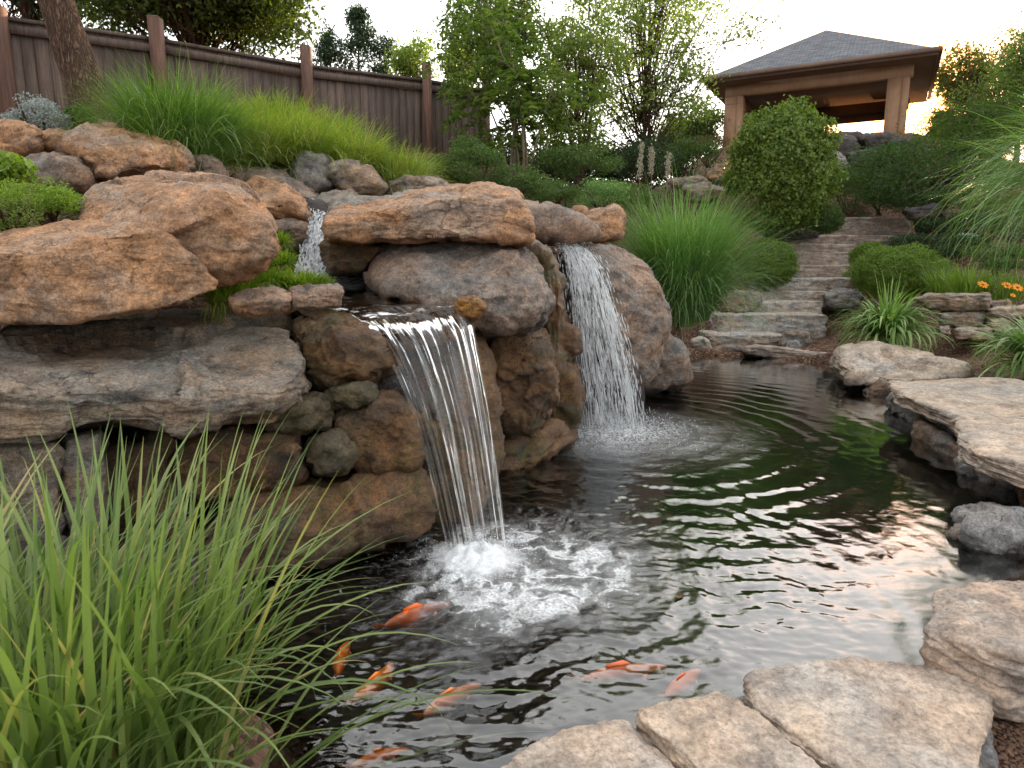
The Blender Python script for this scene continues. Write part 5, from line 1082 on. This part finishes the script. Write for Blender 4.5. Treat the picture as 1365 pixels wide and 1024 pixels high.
# multi stemmed tree with big drooping leaf sprays at the end of the fence
def spray_tree(px, Y, lb, seed):
    base = at(px, Y); rg = np.random.default_rng(seed); t = thing('multi_stem_tree', lb, 'tree', base); Cs = []; Ts = []
    for j in range(9):
        top = P(rg.uniform(608, 745), rg.uniform(-30, 150), Y + rg.uniform(-.6, .8)); bb_ = base + (rg.normal() * .12, rg.normal() * .1, 0); m_ = bb_ * .45 + top * .55 + (rg.normal() * .06 + (bb_[0] - top[0]) * .25, 0, 0)
        pth = catmull([bb_, m_, top], 22); mb = MB(); mb.tube(pth, np.linspace(.030, .007, 22), 6); mb.build('stem', STEM, t)
        for f in rg.integers(9, 22, 13):
            a = rg.uniform(0, 6.28); L_ = rg.uniform(.35, .75); s = pth[f]; e = s + np.array((math.cos(a) * L_, math.sin(a) * L_, .14)); dn = e + (math.cos(a) * .15, math.sin(a) * .15, -.25)
            q = catmull([s, (s + e) / 2 + (0, 0, .08), e, dn], 14); mb = MB(); Cs.append(q); Ts.append((q, a))
    mb = MB(); C = []; N_ = []; T = []
    for q, a in Ts:
        mb.tube(q, np.linspace(.006, .002, len(q)), 3)
        for s in range(4, 14):
            for sg in (-1, 1):
                for _ in range(2):
                    C.append(q[s] + np.array((-math.sin(a), math.cos(a), -.25)) * sg * .06 + rg.normal(size=3) * .025); T.append(np.array((-math.sin(a) * sg + math.cos(a) * .6, math.cos(a) * sg + math.sin(a) * .6, -.5))); N_.append((0, 0, 1))
    mb.build('twigs', STEM, t); V, F = leaves(np.array(C), np.array(N_), .15, .28, jit=.45, tip=np.array(T)); mk('crown', V, F, LM['tree'], t, smooth=False)
spray_tree(690, 12.0, 'slender many stemmed tree with drooping leaf sprays at the end of the fence', 41)
crown_tree('airy_tree', 'light leafy crown rising behind the many stemmed tree', 660, 40, 14.5, 78, 95, 6500, .10, 'tree', 42, lumps=40, group=GT, rtr=.06, trunk_px=700)
crown_tree('airy_tree', 'tall airy tree with see through crown in the middle of the sky', 858, 70, 17.5, 135, 130, 15000, .095, 'birch', 43, lumps=110, shell=.55, lay=.28, far=1, group='airy trees in the background', rtr=.07)
crown_tree('airy_tree', 'small leafy tree in front of the hedge between the fence and the airy tree', 765, 110, 14.5, 66, 120, 8500, .085, 'birch', 44, lumps=60, lay=.4, far=1, group='airy trees in the background', rtr=.05)
crown_tree('airy_tree', 'dark fluffy tree left of the left pavilion column', 930, 168, 24, 38, 28, 4000, .11, 'tree', 45, lumps=22, group='airy trees in the background')
# dark band of far trees
far_ = [(700, 225, 19, 80, 34, 'dark', 'dark hedge tree behind the many stemmed tree'), (780, 222, 20, 75, 40, 'dark', 'dark hedge tree under the airy tree'), (865, 222, 20, 75, 34, 'dark', 'dark hedge tree right under the airy tree'), (905, 190, 28, 50, 30, 'glow', 'sunset tinted tree far behind the left column'),
        (1010, 165, 30, 70, 34, 'dark', 'far dark tree seen under the pavilion roof on the left'), (1065, 185, 31, 50, 22, 'glow', 'far tree seen under the pavilion roof in the middle'), (1290, 105, 27, 48, 52, 'glow', 'sunset edged tree right behind the pavilion'), (1262, 172, 28, 26, 26, 'glow', 'low sunset edged tree touching the right pavilion column'), (1345, 120, 22, 60, 75, 'tree', 'large green tree at the right edge'), (1400, 90, 19, 70, 80, 'tree', 'tallest green tree cut off by the right edge'), (1320, 175, 20, 50, 36, 'shrub', 'mid green tree above the feathery maple'),
        (600, 190, 24, 70, 30, 'dark', 'dark tree hidden behind the end of the fence')]
for i, (px, py, Y, rx, ry, mt, lb) in enumerate(far_):
    crown_tree('background_tree', lb, px, py, Y, rx, ry, 6500, .14 if Y > 22 else .10, mt, 60 + i, lumps=36, group='trees closing the background', rtr=.1)

# ================================================================== fence
FW = wood_mat('fence_wood', (.055, .040, .034), (.155, .112, .090), (16, 16, 1.0), .8, .5)
FP = wood_mat('fence_post_wood', (.07, .038, .028), (.19, .105, .075), (12, 12, 1.0), .8, .5)
fn = [(-230, -12), (3, 20), (213, 50), (411, 85), (570, 105), (648, 119)]
def fpt(px, py):
    u = (px - 682.5) / 900; v = (512 - py) / 900; dy = cp + v * sp; k = u / dy; Y = 17.09 / (1.2 - k); return P(px, py, Y)
FPt = [fpt(*a) for a in fn]
fb_ = FPt[2].copy(); fb_[2] = gz(fb_[0], fb_[1]); fence = thing('wooden_fence', 'dark brown board fence with taller posts running across the left background', 'fence', fb_)
for i in range(len(FPt) - 1):
    a, b = FPt[i], FPt[i + 1]; L_ = np.linalg.norm((b - a)[:2]); n = max(2, int(L_ / .145)); ax = (b - a) / L_; ax2 = np.array((ax[0], ax[1], 0)); ax2 = ax2 / np.linalg.norm(ax2); nr = np.array((-ax2[1], ax2[0], 0)); mb = MB()
    for j in range(n):
        p0 = a + (b - a) * (j + .003) / n; p1 = a + (b - a) * (j + .997) / n; off = nr * rng.uniform(-.006, .006); h0 = 1.95 + rng.uniform(-.02, .02)
        g_ = -nr * .011; bt = [p0 - (0, 0, h0) + off + g_, p1 - (0, 0, h0) + off + g_, p1 - (0, 0, h0) + off - g_, p0 - (0, 0, h0) + off - g_]; tpz = [q + np.array((0, 0, h0 - .03)) for q in bt]; mb.hexa(bt, tpz)
    mb.build('board_panel', FW, fence)
    for dz, hh, th in ((-.02, .045, .10), (-.12, .10, .05), (-1.5, .09, .05)):
        mb = MB(); c0, c1 = a + (0, 0, dz), b + (0, 0, dz); g_ = nr * th / 2; o_ = -nr * (.045 if dz < -.05 else 0)
        mb.hexa([c0 - g_ + o_ - (0, 0, hh), c1 - g_ + o_ - (0, 0, hh), c1 + g_ + o_ - (0, 0, hh), c0 + g_ + o_ - (0, 0, hh)], [c0 - g_ + o_, c1 - g_ + o_, c1 + g_ + o_, c0 + g_ + o_])
        mb.build('rail', FW, fence)
for i, p in enumerate(FPt):
    mb = MB(); s = .075; hgt = .22 if 1 < i < 5 else .06; b_ = p + (0, -.09, -2.1); t_ = p + (0, -.09, hgt)
    q = [(-s, -s), (s, -s), (s, s), (-s, s)]; mb.hexa([b_ + (x, y, 0) for x, y in q], [t_ + (x, y, 0) for x, y in q]); mb.hexa([t_ + (x, y, 0.002) for x, y in q], [t_ + (x * .75, y * .75, .02) for x, y in q]); mb.build('post', FP, fence)

# ================================================================== pavilion
K0 = P(1250, 65, 20.0); ez = K0[2]
Lf = P(940, 105, 20.0); sl = (Lf[2] - CAMH) / 20; YL = (ez - CAMH) / sl; K1 = P(940, 105, YL); K1[2] = ez
A1 = K1 - K0; Wd = np.linalg.norm(A1); A1 /= Wd; A2 = np.array((-A1[1], A1[0], 0)); A2 *= np.sign(A2[1]); DP = Wd * .98
def LC(a, b, z): return K0 + A1 * a + A2 * b + np.array((0, 0, z))      # a along the front from the near corner, b to the back
ctr = LC(Wd / 2, DP / 2, 0); zg = P(1205, 188, 20.6)[2]
pav = thing('pavilion', 'open timber pavilion with grey hipped shingle roof on top of the hill', 'pavilion', (ctr[0], ctr[1], zg))
m, nt = newmat('grey_shingles'); at_ = N(nt, 'ShaderNodeAttribute', attribute_name='flow'); bk = N(nt, 'ShaderNodeTexBrick'); L(nt, at_.outputs['Vector'], bk.inputs['Vector'])
bk.inputs['Scale'].default_value = 1; bk.inputs['Brick Width'].default_value = .22; bk.inputs['Row Height'].default_value = .10; bk.inputs['Mortar Size'].default_value = .012; bk.inputs['Color1'].default_value = (.09, .095, .105, 1); bk.inputs['Color2'].default_value = (.17, .175, .19, 1); bk.inputs['Mortar'].default_value = (.06, .06, .07, 1)
cS = mixc(nt, .5, bk.outputs[0], ramp(nt, noise(nt, at_.outputs['Vector'], 3, 5), [(.3, (.7, .7, .7)), (.7, (1.25, 1.25, 1.25))]), 'MULTIPLY')
out(nt, pbsdf(nt, cS, .85, bump(nt, bk.outputs[1], -.8, .02), .25).outputs[0]); SH = m
RH = P(1112, 40, float(ctr[1]))[2] - ez; ap = LC(Wd / 2, DP / 2, RH)
cs = [LC(0, 0, .02), LC(Wd, 0, .02), LC(Wd, DP, .02), LC(0, DP, .02)]
for i in range(4):
    a, b = cs[i], cs[(i + 1) % 4]; n = 24; V = []; fl = []
    sl_ = np.linalg.norm(ap - (a + b) / 2); w_ = np.linalg.norm(b - a)
    for r_ in range(n + 1):
        f = r_ / n
        for q in range(n + 1): g = q / n; V.append((a + (b - a) * g) * (1 - f) + ap * f); fl.append(((g - .5) * w_ * (1 - f), f * sl_, 0))
    mk('roof_slope', V, grid_faces(n + 1, n + 1), SH, pav, smooth=False, attrs={'flow': ('FLOAT_VECTOR', fl)})
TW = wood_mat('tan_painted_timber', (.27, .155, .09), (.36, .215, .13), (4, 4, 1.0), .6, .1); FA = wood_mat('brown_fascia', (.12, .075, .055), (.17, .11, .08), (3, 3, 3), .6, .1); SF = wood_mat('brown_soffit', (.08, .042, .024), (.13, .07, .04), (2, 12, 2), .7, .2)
Z3 = np.array((0, 0, 1.0))
def pbox(mb, a0, a1, b0, b1, z0, z1): mb.hexa([LC(a0, b0, z0), LC(a1, b0, z0), LC(a1, b1, z0), LC(a0, b1, z0)], [LC(a0, b0, z1), LC(a1, b0, z1), LC(a1, b1, z1), LC(a0, b1, z1)])
mb = MB(); e = .04
pbox(mb, -e, Wd + e, -e, 0.0, -.16, .015); pbox(mb, -e, Wd + e, DP, DP + e, -.16, .015); pbox(mb, -e, 0, .002, DP - .002, -.16, .013); pbox(mb, Wd, Wd + e, .002, DP - .002, -.16, .013); mb.build('fascia', FA, pav)
mb = MB(); pbox(mb, -e - .07, Wd + e + .07, -e - .09, -e - .003, -.09, .03); pbox(mb, -e - .09, -e - .003, -.01, DP, -.09, .028); mb.build('gutter', FA, pav)
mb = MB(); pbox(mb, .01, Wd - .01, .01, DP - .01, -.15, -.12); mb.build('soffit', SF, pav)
ins = .62; bm_ = .34
mb = MB(); pbox(mb, ins - .1, Wd - ins + .1, ins, ins + .22, -.155 - bm_, -.155); mb.build('beam', TW, pav)
mb = MB(); pbox(mb, ins - .1, Wd - ins + .1, DP - ins - .2, DP - ins, -.155 - bm_, -.155); mb.build('beam', SF, pav)  # rear beam takes the darker soffit brown: interior shade put into its colour
mb = MB(); pbox(mb, ins, ins + .2, ins + .23, DP - ins - .21, -.155 - bm_, -.157); mb.build('beam', TW, pav)
mb = MB(); pbox(mb, Wd - ins - .2, Wd - ins, ins + .23, DP - ins - .21, -.155 - bm_, -.157); mb.build('beam', TW, pav)
for a, b in ((ins, ins), (Wd - ins - .45, ins), (Wd - ins - .45, DP - ins - .45), (ins, DP - ins - .45), (Wd - ins - .45, DP * .5)):
    p = LC(a, b, 0); z0 = min(zg, gz(p[0], p[1])) - ez - .3; mb = MB(); pbox(mb, a + .02, a + .55, b + .01, b + .48, z0, -.16 - bm_)
    pbox(mb, a - .03, a + .16, b - .03, b + .50, z0, -.18 - bm_); mb.build('column', TW, pav)
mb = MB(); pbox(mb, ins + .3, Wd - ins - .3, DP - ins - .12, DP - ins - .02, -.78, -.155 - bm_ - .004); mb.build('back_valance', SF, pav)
mb = MB(); pbox(mb, ins - .3, Wd - ins + .3, ins - .3, DP - ins + .3, zg - ez - .35, zg - ez - .05); mb.build('floor_slab', M['dark'], pav)

# ================================================================== fish
m, nt = newmat('koi_skin'); tc = N(nt, 'ShaderNodeTexCoord'); oi = N(nt, 'ShaderNodeObjectInfo')
cc_ = ramp(nt, oi.outputs['Random'], [(0, (.95, .14, .01)), (1, (1.0, .26, .01))]); wh = ramp(nt, noise(nt, rvec(nt), 6, 2), [(.60, (0, 0, 0)), (.64, (1, 1, 1))])
cA = N(nt, 'ShaderNodeAttribute', attribute_type='OBJECT', attribute_name='tint'); cc_ = mixc(nt, 1.0, cc_, cA.outputs['Color'], 'MULTIPLY')
out(nt, pbsdf(nt, cc_, .35, bump(nt, noise(nt, tc.outputs['Object'], 90, 2), .2, .002), .5).outputs[0]); KM = m
def koi(tail, head, z, lb, tint, bend, wk=.15):
    a, b = W(*tail, z), W(*head, z); Lk = np.linalg.norm(b - a); d = (b - a) / Lk; s_ = np.array((-d[1], d[0], 0)); n = 26; k = 14; t = np.linspace(0, 1, n)
    sp_ = a + d * Lk * (.16 + .84 * t)[:, None] + s_ * (bend * Lk * np.sin(t * math.pi) * .5)[:, None]
    wdt = Lk * wk * .5 * (.18 + 1.0 * np.sin(np.clip(t, 0, 1) ** .85 * math.pi) ** .8) * np.where(t > .9, np.sqrt(np.clip(1 - ((t - .9) / .1) ** 2, 0, 1)) * .9 + .1, 1); hgt = wdt * 1.12
    th = np.arange(k) * 2 * math.pi / k; dr = unit(np.gradient(sp_, axis=0)); sd = np.stack([-dr[:, 1], dr[:, 0], dr[:, 0] * 0], 1)
    V = sp_[:, None] + sd[:, None] * (wdt[:, None] * np.cos(th))[..., None] + Z3 * (hgt[:, None] * np.sin(th))[..., None]
    mb = MB(); i = np.arange(n - 1)[:, None] * k; j = np.arange(k)[None]; j2 = (j + 1) % k; mb.add(V.reshape(-1, 3), np.stack([i + j, i + j2, i + k + j2, i + k + j], -1).reshape(-1, 4))
    mb.add(np.vstack([V[0], V[-1]]), [tuple(range(k))[::-1], tuple(range(k, 2 * k))])
    # tail fin, back fin and side fins grow out of the body
    p0 = sp_[0]; w0 = Lk * .01
    def fin(p, q1, q2, q3, th_=.002):
        nn = np.cross(q1 - p, q3 - p); nn = nn / (np.linalg.norm(nn) + 1e-9) * th_; mb.hexa([p - nn, q1 - nn * .3, q2 - nn * .3, q3 - nn * .3], [p + nn, q1 + nn * .3, q2 + nn * .3, q3 + nn * .3])
    fin(p0 + d * Lk * .05, p0 - d * Lk * .14 + Z3 * Lk * .07 + s_ * Lk * .03, p0 - d * Lk * .06 + s_ * Lk * .02, p0 - d * Lk * .15 - Z3 * Lk * .05 + s_ * Lk * .04)
    fin(sp_[8] + Z3 * hgt[8] * .7, sp_[7] + Z3 * (hgt[7] + Lk * .04), sp_[12] + Z3 * (hgt[12] + Lk * .05), sp_[16] + Z3 * hgt[16] * .8)
    for sg in (-1, 1):
        q = sp_[19] + sd[19] * sg * wdt[19] * .8 - Z3 * hgt[19] * .3; fin(q, q + sd[19] * sg * Lk * .05 - d * Lk * .04 - Z3 * Lk * .02, q + sd[19] * sg * Lk * .04 - d * Lk * .08 - Z3 * Lk * .02, q - d * Lk * .04)
    o = mb.build('koi_fish', KM); tag(o, lb, 'fish', 'koi swimming in the pond'); o['tint'] = [*tint, 1.0]; return o
koi((447, 908), (466, 855), -.030, 'small orange fish pointing up beside the tip of a long grass blade', (1, 1, 1), .08, .17)
koi((459, 945), (524, 885), -.030, 'bright orange fish just right of the small upright one', (1, 1.1, 1), -.10, .17)
koi((494, 842), (602, 804), -.030, 'long red orange fish nearest to the foam', (.95, .7, 1), .05, .13)
koi((549, 962), (642, 912), -.030, 'pinkish orange fish alone in the lower middle', (1, 1.7, 6), .06, .145)
koi((752, 910), (890, 889), -.030, 'long slim pale red fish left of the middle flagstone', (.95, 1.5, 8), .04, .11)
koi((878, 935), (934, 893), -.030, 'pinkish red fish at the edge of the middle flagstone', (.95, 1.0, 5), .0, .17)
koi((452, 1028), (545, 998), -.030, 'orange fish cut off by the bottom edge', (1, 1, 1), .05, .14)

# ================================================================== flowers and litter
PT = leaf_mat('orange_petal', (.95, .30, .01), (1.0, .42, .02), .35, .5, (1, .8, .3)); PW = leaf_mat('white_petal', (.6, .6, .58), (.75, .75, .72), .3, .6, (1, 1, 1))
def flower(px, py, Y, s, lb, mat=None, npet=12):
    c = P(px, py, Y); g = gz(c[0], c[1]); b = np.array((c[0] + .02, c[1], min(g, c[2] - .2))); t = thing('flower', lb, 'flower', b, 'orange flowers above the dry wall'); mb = MB(); mb.tube(catmull([b, (b + c) / 2 + (.02, 0, 0), c], 8), .005, 4); mb.build('stalk', LM['grass'], t)
    mb = MB(); ax = unit(np.array((0, -.6, .7))); u1 = unit(np.cross(ax, (1, 0, 0))); u2 = np.cross(ax, u1)
    for j in range(npet):
        a = j * 2 * math.pi / npet + rng.normal() * .1; d = u1 * math.cos(a) + u2 * math.sin(a); e = np.cross(ax, d); mb.add([c, c + d * s * .5 + e * s * .2 + ax * s * .15, c + d * s + ax * s * .12, c + d * s * .5 - e * s * .2 + ax * s * .15], [(0, 1, 2, 3)])
    mb.build('petals', mat or PT, t)
    v, f = ico(2); mk('flower_head', c + ax * s * .1 + v * s * .24, f, M['orange'], t)
flower(1310, 380, 8.7, .075, 'single orange flower left of the others above the dry wall'); flower(1342, 381, 8.7, .075, 'orange flower in the middle above the dry wall'); flower(1356, 384, 8.6, .08, 'largest orange flower next to the right edge'); flower(1350, 394, 8.5, .04, 'small orange flower hanging below the others')
t = shrub('white_flowers', 'small patch of white flowers on the dark slope at the right', 'flowers', 1290, 316, 12.0, 18, 5, 260, .04, 'silver', asp=.6)
# mulch chips and pebbles
def chips(nm, lb, polys, n, s0, s1, mat):
    V, F = [], []; k = 0; v0, f0 = ico(1)
    for a in polys:
        q = np.array([W(*p)[:2] for p in a[0]]); lo_, hi = q.min(0), q.max(0); C = lo_ + rng.random((int(n * a[1]), 2)) * (hi - lo_); C = C[(polydist(C, q) < 0) & (polydist(C, POND) > .12)]
        z = ground_z(C); sc = rng.uniform(s0, s1, (len(C), 1)); an = rng.uniform(0, 6.28, len(C)); sh_ = np.stack([np.ones(len(C)), rng.uniform(.3, .7, len(C)), rng.uniform(.15, .35, len(C))], 1) * sc
        vv = v0[None] * sh_[:, None]; c, s = np.cos(an)[:, None], np.sin(an)[:, None]; vv = np.stack([vv[..., 0] * c - vv[..., 1] * s, vv[..., 0] * s + vv[..., 1] * c, vv[..., 2] + vv[..., 0] * rng.uniform(-.5, .5, len(C))[:, None]], -1) + np.c_[C, z + sc[:, 0] * .2][:, None]
        V.append(vv.reshape(-1, 3)); F.append((np.arange(len(C))[:, None, None] * len(v0) + f0).reshape(-1, 3) + k); k += len(V[-1])
    tag(mk(nm, np.concatenate(V), np.concatenate(F), mat, smooth=False), lb, None, None, 'stuff')
CH = wood_mat('bark_chip', (.06, .033, .022), (.20, .12, .075), (20, 20, 20), .9, .4)
chips('bark_chips', 'brown bark chips scattered over the mulch at the lower right', [([(1290, 880), (1500, 880), (1600, 1100), (1290, 1100)], 1)], 5200, .006, .020, CH)
chips('bark_chips', 'brown bark chips on the mulch bed right of the steps', [([(1040, 470), (1120, 425), (1365, 440), (1600, 520), (1365, 510), (1200, 470)], 1)], 9000, .012, .035, CH)
